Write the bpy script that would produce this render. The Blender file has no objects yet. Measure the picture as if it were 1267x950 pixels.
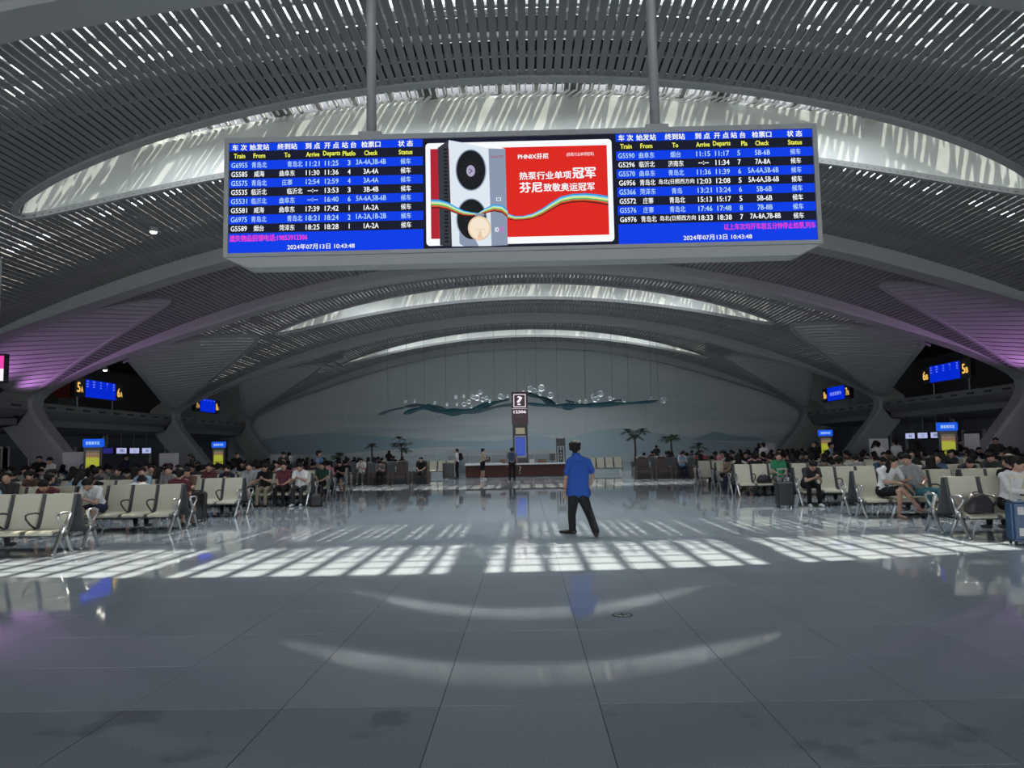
import bpy, bmesh, math, random
import numpy as np
from mathutils import Vector, Matrix
random.seed(7)
SC = bpy.context.scene
COL = SC.collection
R = math.radians

# ------------------------------------------------------------------ camera
CAM_H, FPX = 1.6, 960.0
CAMM = Matrix.Rotation(R(0.9), 3, 'Z') @ Matrix.Rotation(R(94.82), 3, 'X') @ Matrix.Rotation(R(-1.1), 3, 'Z')
cd = bpy.data.cameras.new('camera'); cam = bpy.data.objects.new('camera', cd); COL.objects.link(cam)
cd.sensor_fit = 'HORIZONTAL'; cd.sensor_width = 36.0; cd.lens = FPX / 1267 * 36
cd.clip_end = 500
cam.matrix_world = Matrix.Translation((0, 0, CAM_H)) @ CAMM.to_4x4()
SC.camera = cam

# ------------------------------------------------------------------ world, sun, exposure
world = bpy.data.worlds.new('sky'); SC.world = world; world.use_nodes = True
bg = world.node_tree.nodes['Background']
bg.inputs['Color'].default_value = (0.90, 0.95, 1.0, 1)
bg.inputs['Strength'].default_value = 5.5
sl = bpy.data.lights.new('sun', 'SUN'); sun = bpy.data.objects.new('sun', sl); COL.objects.link(sun)
sl.energy = 11.0; sl.angle = R(0.53); sl.color = (1.0, 0.94, 0.80)
SUN_DIR = Vector((-0.20, -0.72, -1.0)).normalized()
sun.rotation_euler = SUN_DIR.to_track_quat('-Z', 'Y').to_euler()
# daylight of the three skylights, one soft lamp up in each light well
for y, en in ((19.9, 210.0), (41.9, 210.0), (57.0, 230.0)):
    for k in range(3):
        al = bpy.data.lights.new('skylight_daylight', 'AREA'); al.shape = 'RECTANGLE'; al.size = 6.8; al.size_y = 1.9
        al.energy = en; al.color = (0.90, 0.95, 1.0); al.spread = R(125)
        ao = bpy.data.objects.new('skylight_daylight', al); COL.objects.link(ao)
        x = (k - 1) * 7.0; ao.location = (x, y, 10.2 - 45 + math.sqrt(45 ** 2 - x * x) + 1.62)
        ao.rotation_euler = (0, math.asin(x / 45), 0)
# violet wash lights that stand on the galleries beside the first bays
for sx in (-1, 1):
    for yv, en in ((29.6, 620), (32.6, 330)):
        pl = bpy.data.lights.new('violet_wash', 'SPOT'); pl.energy = en; pl.color = (0.74, 0.30, 0.92); pl.spot_size = R(105); pl.spot_blend = 0.9; pl.shadow_soft_size = 0.08
        po = bpy.data.objects.new('violet_wash', pl); COL.objects.link(po); po.location = (sx * 21.55, yv, 3.5)
        po.rotation_euler = (Vector((sx * 18.4, yv + 1.0, 6.6)) - po.location).to_track_quat('-Z', 'Y').to_euler()
SC.view_settings.view_transform = 'Standard'
SC.view_settings.look = 'None'
SC.view_settings.exposure = -0.10
SC.view_settings.gamma = 1.0
SC.view_settings.use_curve_mapping = False

# ------------------------------------------------------------------ materials
MATS = {}
def mat(name, col, rough=0.5, metal=0.0, spec=0.5, emit=None, es=1.0, noise=0.0, nscale=8.0, trans=0.0, alpha=1.0, bump=0.0):
    if name in MATS: return MATS[name]
    m = bpy.data.materials.new(name); m.use_nodes = True
    nt = m.node_tree; b = nt.nodes['Principled BSDF']
    b.inputs['Base Color'].default_value = (*col, 1)
    b.inputs['Roughness'].default_value = rough
    b.inputs['Metallic'].default_value = metal
    b.inputs['Specular IOR Level'].default_value = spec
    if trans: b.inputs['Transmission Weight'].default_value = trans
    if alpha < 1: b.inputs['Alpha'].default_value = alpha
    if emit:
        b.inputs['Emission Color'].default_value = (*emit, 1)
        b.inputs['Emission Strength'].default_value = es
    if noise or bump:
        tc = nt.nodes.new('ShaderNodeTexCoord'); n = nt.nodes.new('ShaderNodeTexNoise')
        n.inputs['Scale'].default_value = nscale; n.inputs['Detail'].default_value = 4
        nt.links.new(tc.outputs['Object'], n.inputs['Vector'])
        if noise:
            mx = nt.nodes.new('ShaderNodeMix'); mx.data_type = 'RGBA'
            mx.inputs['A'].default_value = (*[c * (1 - noise) for c in col], 1)
            mx.inputs['B'].default_value = (*[min(1, c * (1 + noise)) for c in col], 1)
            nt.links.new(n.outputs['Fac'], mx.inputs['Factor'])
            nt.links.new(mx.outputs['Result'], b.inputs['Base Color'])
        if bump:
            bp = nt.nodes.new('ShaderNodeBump'); bp.inputs['Strength'].default_value = bump
            nt.links.new(n.outputs['Fac'], bp.inputs['Height']); nt.links.new(bp.outputs['Normal'], b.inputs['Normal'])
    MATS[name] = m
    return m

def granite(name='polished_granite', tone=1.0, worn=0.0):
    m = bpy.data.materials.new(name); m.use_nodes = True
    nt = m.node_tree; L = nt.links; b = nt.nodes['Principled BSDF']
    geo = nt.nodes.new('ShaderNodeNewGeometry')
    n1 = nt.nodes.new('ShaderNodeTexNoise'); n1.inputs['Scale'].default_value = 130; n1.inputs['Detail'].default_value = 3
    n2 = nt.nodes.new('ShaderNodeTexNoise'); n2.inputs['Scale'].default_value = 1.7; n2.inputs['Detail'].default_value = 5
    n3 = nt.nodes.new('ShaderNodeTexNoise'); n3.inputs['Scale'].default_value = 0.35
    for n in (n1, n2, n3): L.new(geo.outputs['Position'], n.inputs['Vector'])
    r1 = nt.nodes.new('ShaderNodeValToRGB')
    r1.color_ramp.elements[0].position = 0.33; r1.color_ramp.elements[0].color = (0.33, 0.39, 0.44, 1)
    r1.color_ramp.elements[1].position = 0.66; r1.color_ramp.elements[1].color = (0.53, 0.59, 0.64, 1)
    L.new(n1.outputs['Fac'], r1.inputs['Fac'])
    oi = nt.nodes.new('ShaderNodeObjectInfo')
    hv = nt.nodes.new('ShaderNodeMath'); hv.operation = 'MULTIPLY_ADD'; hv.inputs[1].default_value = 0.10 * tone; hv.inputs[2].default_value = 0.95 * tone
    L.new(oi.outputs['Random'], hv.inputs[0])
    st = nt.nodes.new('ShaderNodeMapRange'); st.inputs['From Min'].default_value = 0.62 - worn; st.inputs['From Max'].default_value = 0.70 - worn * .9
    st.inputs['To Min'].default_value = 1.0; st.inputs['To Max'].default_value = 0.72
    L.new(n2.outputs['Fac'], st.inputs['Value'])
    mm = nt.nodes.new('ShaderNodeMath'); mm.operation = 'MULTIPLY'; L.new(hv.outputs[0], mm.inputs[0]); L.new(st.outputs['Result'], mm.inputs[1])
    vm = nt.nodes.new('ShaderNodeVectorMath'); vm.operation = 'SCALE'
    L.new(r1.outputs['Color'], vm.inputs[0]); L.new(mm.outputs[0], vm.inputs['Scale'])
    L.new(vm.outputs['Vector'], b.inputs['Base Color'])
    rr = nt.nodes.new('ShaderNodeMapRange'); rr.inputs['To Min'].default_value = 0.03; rr.inputs['To Max'].default_value = 0.055
    L.new(n3.outputs['Fac'], rr.inputs['Value']); L.new(rr.outputs['Result'], b.inputs['Roughness'])
    b.inputs['Specular IOR Level'].default_value = 0.5
    return m

M_GRANITE = granite('polished_granite', 1.0, -0.09)
M_WORN = granite('worn_granite', 0.86, 0.06)
M_JOINT = mat('floor_joint', (0.05, 0.055, 0.06), 0.7, noise=0.2)
M_SLAT = mat('grey_aluminium_slat', (0.175, 0.178, 0.178), 0.55, 0.0, noise=0.05, nscale=3)
M_RIB = mat('grey_rib_cladding', (0.29, 0.30, 0.295), 0.5, noise=0.04, nscale=2)
M_ROOF = mat('dark_roof_deck', (0.10, 0.10, 0.105), 0.8, noise=0.15)
M_FIN = mat('white_fin', (0.78, 0.79, 0.78), 0.5, noise=0.03)
def translucent(name, col, share):
    m = bpy.data.materials.new(name); m.use_nodes = True; nt = m.node_tree; L = nt.links
    b = nt.nodes['Principled BSDF']; b.inputs['Base Color'].default_value = (*col, 1); b.inputs['Roughness'].default_value = 0.5
    t = nt.nodes.new('ShaderNodeBsdfTranslucent'); t.inputs['Color'].default_value = (*col, 1)
    n = nt.nodes.new('ShaderNodeTexNoise'); n.inputs['Scale'].default_value = 0.7
    g = nt.nodes.new('ShaderNodeNewGeometry'); L.new(g.outputs['Position'], n.inputs['Vector'])
    r = nt.nodes.new('ShaderNodeMapRange'); r.inputs['To Min'].default_value = share - 0.1; r.inputs['To Max'].default_value = share + 0.1
    L.new(n.outputs['Fac'], r.inputs['Value'])
    mx = nt.nodes.new('ShaderNodeMixShader'); L.new(r.outputs['Result'], mx.inputs[0]); L.new(b.outputs[0], mx.inputs[1]); L.new(t.outputs[0], mx.inputs[2])
    L.new(mx.outputs[0], nt.nodes['Material Output'].inputs['Surface']); return m
M_FROST = translucent('frosted_glazing', (0.9, 0.93, 0.95), 0.6)
M_WELL = translucent('white_membrane', (0.72, 0.77, 0.74), 0.58)
M_STEEL = mat('roof_steel', (0.35, 0.36, 0.37), 0.6, noise=0.1)
M_BLADE = mat('dark_sun_blade', (0.12, 0.12, 0.125), 0.6, noise=0.1)
M_HULL = mat('gallery_cladding', (0.17, 0.175, 0.175), 0.5, noise=0.05)
M_DARK = mat('dark_void', (0.03, 0.03, 0.032), 0.8, noise=0.2)
M_WALL = mat('side_wall_panel', (0.13, 0.14, 0.145), 0.6, noise=0.06)
M_BLACK = mat('black_plastic', (0.012, 0.012, 0.014), 0.4, noise=0.2)

# ------------------------------------------------------------------ helpers
def link(name, me, parent=None, m=None, loc=None):
    o = bpy.data.objects.new(name, me); COL.objects.link(o)
    if parent is not None: o.parent = parent
    if m is not None:
        for k in (m if isinstance(m, (list, tuple)) else [m]): me.materials.append(k)
    if loc is not None: o.location = loc
    return o
def tag(o, label=None, cat=None, group=None, kind=None):
    if label: o['label'] = label
    if cat: o['category'] = cat
    if group: o['group'] = group
    if kind: o['kind'] = kind
    return o
def empty(name, loc=(0, 0, 0), rz=0.0, label=None, cat=None, group=None, kind=None):
    o = bpy.data.objects.new(name, None); COL.objects.link(o)
    o.location = loc; o.rotation_euler = (0, 0, rz); o.empty_display_size = 0.1
    return tag(o, label, cat, group, kind)
class MB:
    def __init__(s): s.v = []; s.f = []; s.mi = []
    def add(s, vs, fs, mi=0):
        b = len(s.v); s.v.extend([tuple(v) for v in vs]); s.f.extend([tuple(b + i for i in f) for f in fs]); s.mi.extend([mi] * len(fs)); return s
    def box(s, x0, x1, y0, y1, z0, z1, mi=0):
        vs = [(x0, y0, z0), (x1, y0, z0), (x1, y1, z0), (x0, y1, z0), (x0, y0, z1), (x1, y0, z1), (x1, y1, z1), (x0, y1, z1)]
        return s.add(vs, [(3, 2, 1, 0), (4, 5, 6, 7), (0, 1, 5, 4), (1, 2, 6, 5), (2, 3, 7, 6), (3, 0, 4, 7)], mi)
    def obox(s, c, ax, ay, az, mi=0):      # oriented box: centre and half axes
        c, ax, ay, az = map(Vector, (c, ax, ay, az))
        vs = [c + sx * ax + sy * ay + sz * az for sz in (-1, 1) for sx, sy in ((-1, -1), (1, -1), (1, 1), (-1, 1))]
        return s.add(vs, [(3, 2, 1, 0), (4, 5, 6, 7), (0, 1, 5, 4), (1, 2, 6, 5), (2, 3, 7, 6), (3, 0, 4, 7)], mi)
    def prism(s, poly, a, b, axis='y', mi=0):   # polygon (p,q) extruded along axis from a to b
        def P(p, q, t): return {'y': (p, t, q), 'x': (t, p, q), 'z': (p, q, t)}[axis]
        n = len(poly); vs = [P(p, q, a) for p, q in poly] + [P(p, q, b) for p, q in poly]
        fs = [tuple(range(n))[::-1], tuple(range(n, 2 * n))] + [(i, (i + 1) % n, n + (i + 1) % n, n + i) for i in range(n)]
        return s.add(vs, fs, mi)
    def strip(s, rings, closed=True, cap=True, mi=0):   # loft between rings of equal point count
        n = len(rings[0]); vs = [p for r in rings for p in r]; fs = []
        for k in range(len(rings) - 1):
            for i in range(n if closed else n - 1):
                j = (i + 1) % n; fs.append((k * n + i, k * n + j, (k + 1) * n + j, (k + 1) * n + i))
        if cap and closed: fs += [tuple(range(n))[::-1], tuple((len(rings) - 1) * n + i for i in range(n))]
        return s.add(vs, fs, mi)
    def tube(s, pts, r, n=8, mi=0, cap=True, closed=False):
        pts = [Vector(p) for p in pts]; rings = []; prev = None
        rr = r if isinstance(r, (list, tuple)) else [r] * len(pts)
        for i, p in enumerate(pts):
            if closed: t = pts[(i + 1) % len(pts)] - pts[i - 1]
            else: t = pts[min(i + 1, len(pts) - 1)] - pts[max(i - 1, 0)]
            t.normalize()
            if prev is None:
                u = t.cross(Vector((0, 0, 1)) if abs(t.z) < 0.9 else Vector((1, 0, 0))).normalized()
            else: u = (prev - t * prev.dot(t)).normalized()
            w = t.cross(u); prev = u
            rings.append([p + rr[i] * (math.cos(2 * math.pi * k / n) * u + math.sin(2 * math.pi * k / n) * w) for k in range(n)])
        if closed: rings.append(rings[0])
        return s.strip(rings, True, cap and not closed, mi)
    def lathe(s, prof, n=16, c=(0, 0, 0), mi=0):     # profile (r,z)
        rings = [[(c[0] + r * math.cos(2 * math.pi * k / n), c[1] + r * math.sin(2 * math.pi * k / n), c[2] + z) for k in range(n)] for r, z in prof]
        return s.strip(rings, True, True, mi)
    def mesh(s, name, smooth=False):
        me = bpy.data.meshes.new(name); me.from_pydata(s.v, [], s.f)
        if any(s.mi): me.polygons.foreach_set('material_index', s.mi)
        if smooth: me.polygons.foreach_set('use_smooth', [True] * len(s.f))
        me.update(); return me
    def build(s, name, m, parent=None, smooth=False, loc=None, rot=None):
        me = s.mesh(name, smooth); bm = bmesh.new(); bm.from_mesh(me); bmesh.ops.recalc_face_normals(bm, faces=bm.faces); bm.to_mesh(me); bm.free()
        o = link(name, me, parent, m, loc)
        if rot is not None: o.rotation_euler = rot
        return o
def bevel(o, w=0.01, seg=2):
    bm = bmesh.new(); bm.from_mesh(o.data)
    bmesh.ops.remove_doubles(bm, verts=bm.verts, dist=1e-5)
    bmesh.ops.bevel(bm, geom=[e for e in bm.edges if e.is_manifold and e.calc_face_angle(0) > 0.5], offset=w, segments=seg, affect='EDGES', clamp_overlap=True)
    bm.to_mesh(o.data); bm.free(); return o
def copy_tree(o, parent=None):
    c = o.copy(); COL.objects.link(c)
    if parent is not None: c.parent = parent
    for ch in list(o.children): copy_tree(ch, c)
    return c
ORD = ['first', 'second', 'third', 'fourth', 'fifth', 'sixth', 'seventh', 'eighth', 'ninth', 'tenth', 'eleventh', 'twelfth', 'thirteenth', 'fourteenth', 'fifteenth', 'sixteenth', 'seventeenth', 'eighteenth', 'nineteenth', 'twentieth', 'last but three', 'last but two', 'last but one', 'last']

# ------------------------------------------------------------------ lettering (built first, while the scene is small)
_tcache = {}
def text_geo(s):
    key = s
    if key in _tcache: return _tcache[key]
    c = bpy.data.curves.new('lettering', 'FONT'); c.body = s; c.resolution_u = 2
    o = bpy.data.objects.new('lettering', c); COL.objects.link(o)
    dg = bpy.context.evaluated_depsgraph_get()
    me = bpy.data.meshes.new_from_object(o.evaluated_get(dg))
    vs = [v.co.copy() for v in me.vertices]; fs = [tuple(p.vertices) for p in me.polygons]
    bpy.data.objects.remove(o); bpy.data.curves.remove(c); bpy.data.meshes.remove(me)
    x0 = min(v.x for v in vs); x1 = max(v.x for v in vs); y0 = min(v.y for v in vs); y1 = max(v.y for v in vs)
    _tcache[key] = (vs, fs, x0, x1, y0, y1); return _tcache[key]
def put_text(mb, s, cx, cy, h=None, w=None, bold=0.0, mi=0, depth=0.0, fixed_h=None):
    """lettering centred on (cx,cy) of a local XZ board facing -Y; h: height of the letters' box; w: its width (stretched); bold: stroke thickening by shifted copies"""
    vs, fs, x0, x1, y0, y1 = text_geo(s)
    sy = (h / (y1 - y0)) if h else fixed_h
    sx = (w / (x1 - x0)) if w else sy
    mx, my = (x0 + x1) / 2, (y0 + y1) / 2
    for dx, dy in (((0, 0),) if bold <= 0 else ((-bold, -bold * .6), (bold, -bold * .6), (0, bold * .6))):
        mb.add([((v.x - mx + dx) * sx + cx, depth, (v.y - my + dy) * sy + cy) for v in vs], fs, mi)
# ================================================================== SETTING
RAD, ZTOP = 45.0, 10.2
def zc(x):
    x = min(abs(x), 40.0); return ZTOP - RAD + math.sqrt(RAD * RAD - x * x)
RIBY = [-8.0, 12.4, 27.3, 34.8, 49.0, 62.0]
LENS = [(17.5, 20.25, 21.3), (39.7, 41.7, 43.75), (55.0, 57.2, 58.7)]     # near, tip, far
XTIP = 13.5
def lens_near(L, x): u = max(0.0, 1 - (x / XTIP) ** 2); return L[1] - (L[1] - L[0]) * u ** 0.56
def lens_far(L, x): u = max(0.0, 1 - (x / XTIP) ** 2); return L[1] + (L[2] - L[1]) * u ** 0.5

# ---- floor: one base, the near tiles one by one, the far ones joined
floor = empty('floor', kind='structure')
MB().box(-31, 31, -16, 66, -0.30, -0.0025).build('floor_bed', M_JOINT, floor)
tm = MB()
tm = MB(); g = 0.003
tm.box(-.5 + g, .5 - g, -.5 + g, .5 - g, -.05, 0.0)
tmesh = tm.mesh('floor_tile'); tmesh.materials.append(M_GRANITE); tworn = tm.mesh('floor_tile'); tworn.materials.append(M_WORN)
TX0, TY0 = -0.07, 5.53
far = MB(); cand = []
for j in range(-22, 61):
    for i in range(-30, 31):
        x, y = TX0 + i, TY0 + j
        if abs(x) > 29.6: continue
        cand.append((x, y))
near = [c for c in cand if 3.0 < c[1] < 21 and abs(c[0]) < c[1] * 0.69 + 0.7]
near.sort(key=lambda c: c[1] + 0.02 * abs(c[0])); nearset = set(near[:296])
for c in cand:
    if c in nearset:
        link('floor_tile', tworn if c[1] < 5.0 and abs(c[0] - TX0) > 0.4 else tmesh, floor, loc=(c[0], c[1], 0))
    else:
        x, y = c; far.add([(x - .497, y - .497, 0), (x + .497, y - .497, 0), (x + .497, y + .497, 0), (x - .497, y + .497, 0)], [(0, 1, 2, 3)])
tag(far.build('floor_tile_field', M_GRANITE, floor), kind='stuff')

# ---- arch ribs with their bent legs
INNER = [(x, zc(x) - 0.5) for x in [0, 2, 4, 6, 8, 10, 12, 14]] + [(16, zc(16) - .42), (18, zc(18) - .25), (19.2, zc(19.2) - .12), (20.3, zc(20.3) - .04), (21.1, 4.95), (21.75, 4.58), (22.05, 4.28), (22.1, 3.95), (21.75, 3.3), (20.45, 1.7), (19.1, 0)]
OUTER = [(x, zc(x) + 0.45) for x in [0, 2, 4, 6, 8, 10, 12, 14]] + [(16.2, zc(16.2) + .45), (18.3, zc(18.3) + .45), (19.6, zc(19.6) + .45), (20.9, zc(20.9) + .45), (22.1, 5.35), (23.0, 4.95), (23.6, 4.5), (23.75, 3.9), (23.35, 3.0), (22.1, 1.5), (20.8, 0)]
def rib_mesh():
    mb = MB(); pts_in = [(-x, z) for x, z in INNER[:0:-1]] + INNER; pts_out = [(-x, z) for x, z in OUTER[:0:-1]] + OUTER
    rings = []
    for (xi, zi), (xo, zo) in zip(pts_in, pts_out):
        dx, dz = xo - xi, zo - zi
        c = [(0.40, 0.0), (0.46, 0.12), (0.46, 1.0), (-0.46, 1.0), (-0.46, 0.12), (-0.40, 0.0)]
        rings.append([(xi + dx * t, y, zi + dz * t) for y, t in c])
    mb.strip(rings); return mb
ribm = rib_mesh()
for k, y in enumerate(RIBY):
    o = ribm.build('arch_rib', M_RIB, None, loc=(0, y, 0)); tag(o, kind='structure')
    for p in o.data.polygons: p.use_smooth = False

# ---- spandrels (leaf-shaped slatted panels beside the legs), by bay
def bay_shape(y0, y1):
    P0 = 20.6 if y1 - y0 < 8 else 18.3
    ym = y0 + 0.43 * (y1 - y0)
    def span(ax):      # the leaf's y range at |x| = ax
        if ax <= 14.35: return None
        t = min(1.0, (ax - 14.35) / 7.4)
        a = ym - (ym - y0 - 0.35) * min(1.0, (ax - 14.35) / 3.2) ** 0.55
        b = ym + (y1 - 0.55 - ym) * t ** 0.72
        if ax > P0:                                # the open lower side
            a = max(a, y0 + 0.4 + (ax - P0) / (21.95 - P0) * (y1 - 0.5 - y0 - 0.4))
        return (a, b) if b > a + 0.02 else None
    return span
BAYS = [(RIBY[i] + 0.4, RIBY[i + 1] - 0.4) for i in range(5)]

# ---- slatted ceiling
ceiling = empty('ceiling', kind='structure')
unit = MB().box(-0.077, 0.077, -0.5, 0.5, -0.012, 0.012).mesh('slat'); unit.materials.append(M_SLAT)
PITCH = 0.2
many = MB(); nsl = 0
def add_slat(a, y0, y1, single):
    global nsl
    x = RAD * math.sin(a); z = ZTOP - RAD * (1 - math.cos(a))
    if y1 - y0 < 0.05: return
    if single and nsl < 298:
        o = link('slat', unit, ceiling, loc=(x, (y0 + y1) / 2, z)); o.rotation_euler = (0, a, 0); o.scale = (1, y1 - y0, 1); nsl += 1
    else:
        ca, sa = math.cos(a), math.sin(a)
        many.obox((x, (y0 + y1) / 2, z), (0.077 * ca, 0, -0.077 * sa), (0, (y1 - y0) / 2, 0), (0.012 * sa, 0, 0.012 * ca))
for b, (y0, y1) in enumerate(BAYS):
    span = bay_shape(y0, y1)
    L = {1: LENS[0], 3: LENS[1], 4: LENS[2]}.get(b)
    for i in range(-110, 111):
        a = (i + 0.5) * PITCH / RAD; x = RAD * math.sin(a); ax = abs(x)
        if ax > 21.5: continue
        if abs(i) % 23 == 22: y0b = y0
        segs = [(y0, y1)]
        if L and ax < XTIP: segs = [(y0, lens_near(L, x)), (lens_far(L, x), y1)]
        elif b > 0:
            s = span(ax)
            if s:
                segs = [(s[1] + 0.06, y1)] if ax > 18.2 else [(y0, s[0] - 0.06), (s[1] + 0.06, y1)]
            elif ax > 18.2: segs = []
        for sa_, sb_ in segs: add_slat(a, sa_, sb_, b == 1 and ax < 15.4)
tag(many.build('slat_field', M_SLAT, ceiling), kind='stuff')

# purlins that carry the slats
pm = MB()
def arc_bar(mb, y, w, zoff, h, x0=-19, x1=19, n=30):
    rings = []
    for k in range(n + 1):
        x = x0 + (x1 - x0) * k / n; z = zc(x) + zoff
        rings.append([(x, y - w / 2, z), (x, y + w / 2, z), (x, y + w / 2, z + h), (x, y - w / 2, z + h)])
    mb.strip(rings)
for y in [9.7, 10.6, 11.5, 12.4, 13.2, 14.75, 15.6, 16.4, 22.6, 24.2, 25.8, 30.6, 32.2, 33.8, 36.3, 37.8, 45.4, 47.0, 51.0, 53.0, 60.2]:
    arc_bar(pm, y, 0.09, 0.02, 0.10)
pm.build('purlin_field', M_STEEL, ceiling); ceiling.children[-1]['kind'] = 'stuff'

gap_sheet = MB(); N = 36; fx = [-13.3 + 26.6 * k / N for k in range(N + 1)]  # dark sheet added above the slats, blocking the view so gaps look shaded
for k in range(N):
    q = []
    for x in (fx[k], fx[k + 1]): q += [(x, 15.95, zc(x) + .13), (x, max(16.0, lens_near(LENS[0], x) - .28), zc(x) + .13)]
    gap_sheet.add(q, [(0, 2, 3, 1)])
gap_sheet.build('gap_dark_sheet', M_DARK, ceiling)

# ---- outer roof with its skylight strips
ZR = 1.8
def roof_z(x): return zc(x) + ZR if abs(x) < 19 else zc(19) + ZR
XS = [-30, -24, -19] + [-19 + k * 38 / 24 for k in range(1, 24)] + [19, 24, 30]
roof = empty('roof', kind='structure')
rm = MB()
STRIPS = [(13.0, 18.1)]
LOUV = [(18.8, 25.9), (40.6, 48.3), (56.2, 61.0)]
solid = [(-16, 13.0), (18.1, 18.8), (25.9, 40.6), (48.3, 56.2), (61.0, 66)]
for y0, y1 in solid:
    ring = lambda y, dz: [(x, y, roof_z(x) + dz) for x in XS]
    n = len(XS)
    for dz, rev in ((0, 1), (0.2, 0)):
        rm.add(ring(y0, dz) + ring(y1, dz), [(i, i + 1, n + i + 1, n + i) for i in range(n - 1)])
for y0, y1 in STRIPS + LOUV:       # beyond the arch the roof is closed
    for sx in (-1, 1):
        rm.box(min(sx * 18.6, sx * 30), max(sx * 18.6, sx * 30), y0, y1, zc(19) + ZR, zc(19) + ZR + 0.2)
rm.build('roof_deck', M_ROOF, roof)
sk = MB()
def ybar(mb, x, w, y0, y1, zoff, h):
    a = math.asin(max(-1, min(1, x / RAD))); ca, sa = math.cos(a), math.sin(a); z = zc(x) + zoff
    mb.obox((x, (y0 + y1) / 2, z), (w / 2 * ca, 0, -w / 2 * sa), (0, (y1 - y0) / 2, 0), (h / 2 * sa, 0, h / 2 * ca))
for y0, y1 in STRIPS:
    for i in range(-30, 31):
        x = i * 0.62
        ybar(sk, x, 0.62 if i % 7 == 3 else 0.13, y0, y1, ZR + 0.05, 0.1)
    y = y0 + 0.45
    while y < y1:
        arc_bar(sk, y, 0.14, ZR, 0.1); y += 0.80
sk.build('skylight_grid', M_STEEL, roof)
fg = MB(); n = 40
row = lambda y: [(-18.6 + 37.2 * k / n, y, zc(-18.6 + 37.2 * k / n) + ZR + 0.14) for k in range(n + 1)]
for y0, y1 in STRIPS:
    fg.add(row(y0) + row(y1), [(k, k + 1, n + 2 + k, n + 1 + k) for k in range(n)])
fg.build('frosted_glazing', M_FROST, roof)
# sun blades over each lens, tilted along the sun; bars along the hall; fins below them
lv = MB(); fm = MB()
ty, BH = SUN_DIR.y / SUN_DIR.z, 0.52
for (y0, y1), L in zip(LOUV, LENS):
    y = y0 + 0.1; yb = L[2] + 0.3
    while y < y1 - 0.4:
        rings = []
        for k in range(31):
            x = -18.8 + 37.6 * k / 30; z = zc(x) + ZR
            rings.append([(x, y - 0.04, z), (x, y + 0.04, z), (x, y + 0.04 + BH * ty, z + BH), (x, y - 0.04 + BH * ty, z + BH)])
        lv.strip(rings); y += 0.62
    for i in range(-35, 36):
        x = i * 0.53
        ybar(lv, x, 0.52 if i % 8 == 3 else 0.13, y0, y1, ZR + 0.05, 0.08)
    for i in range(-89, 90):
        ybar(fm, i * 0.21, 0.045, y0 + 1.6, yb, ZR - 0.08, 0.06)
    sk_ = -0.6
    for i in range(-110, 111):                 # slanted slats behind the well
        y1s = min(y1, yb + 1.5); xm = i * 0.2; ym = (yb + y1s) / 2; hy = (y1s - yb) / 2
        if abs(xm) > 18.4: continue
        z = zc(xm) + ZR - 0.1
        ln = math.hypot(1, sk_)
        if i % 9 in (4,): continue
        fm.obox((xm, ym, z), (0.043, 0.043 * -sk_, 0), (sk_ * hy, hy, 0), (0, 0, 0.01))
lv.build('louvre_field', M_BLADE, roof); roof.children[-1]['kind'] = 'stuff'
fm.build('fin_field', M_FIN, roof); roof.children[-1]['kind'] = 'stuff'

# ---- light wells: white back panel and the trims round each lens
for L in LENS:
    N = 48; xs = [XTIP * math.sin(-math.pi / 2 + math.pi * k / N) for k in range(N + 1)]
    wb = MB()
    for k in range(N):
        q = []
        for x in (xs[k], xs[k + 1]):
            yb, zb = lens_far(L, x), zc(x)
            q.append(((x, yb, zb - 0.05), (x, yb + 0.38, zb + 0.9), (x, yb + 0.76, zb + ZR - 0.02)))
        (a, b, c), (d, e, f) = q
        wb.add([a, b, c, d, e, f], [(0, 3, 4, 1), (1, 4, 5, 2)])
    o = wb.build('light_well_panel', M_WELL, ceiling)
    for fn, w, h, nm in ((lens_near, 0.26, 0.30, 'edge_trim'), (lens_far, 0.14, 0.16, 'edge_trim')):
        tb = MB(); rings = []
        s = -1 if fn is lens_near else 1
        for x in xs:
            y, z = fn(L, x), zc(x)
            rings.append([(x, y, z - 0.07), (x, y + s * w, z - 0.07), (x, y + s * w, z + h - 0.07), (x, y, z + h - 0.07)])
        tb.strip(rings); tb.build(nm, M_RIB, ceiling)

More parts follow.
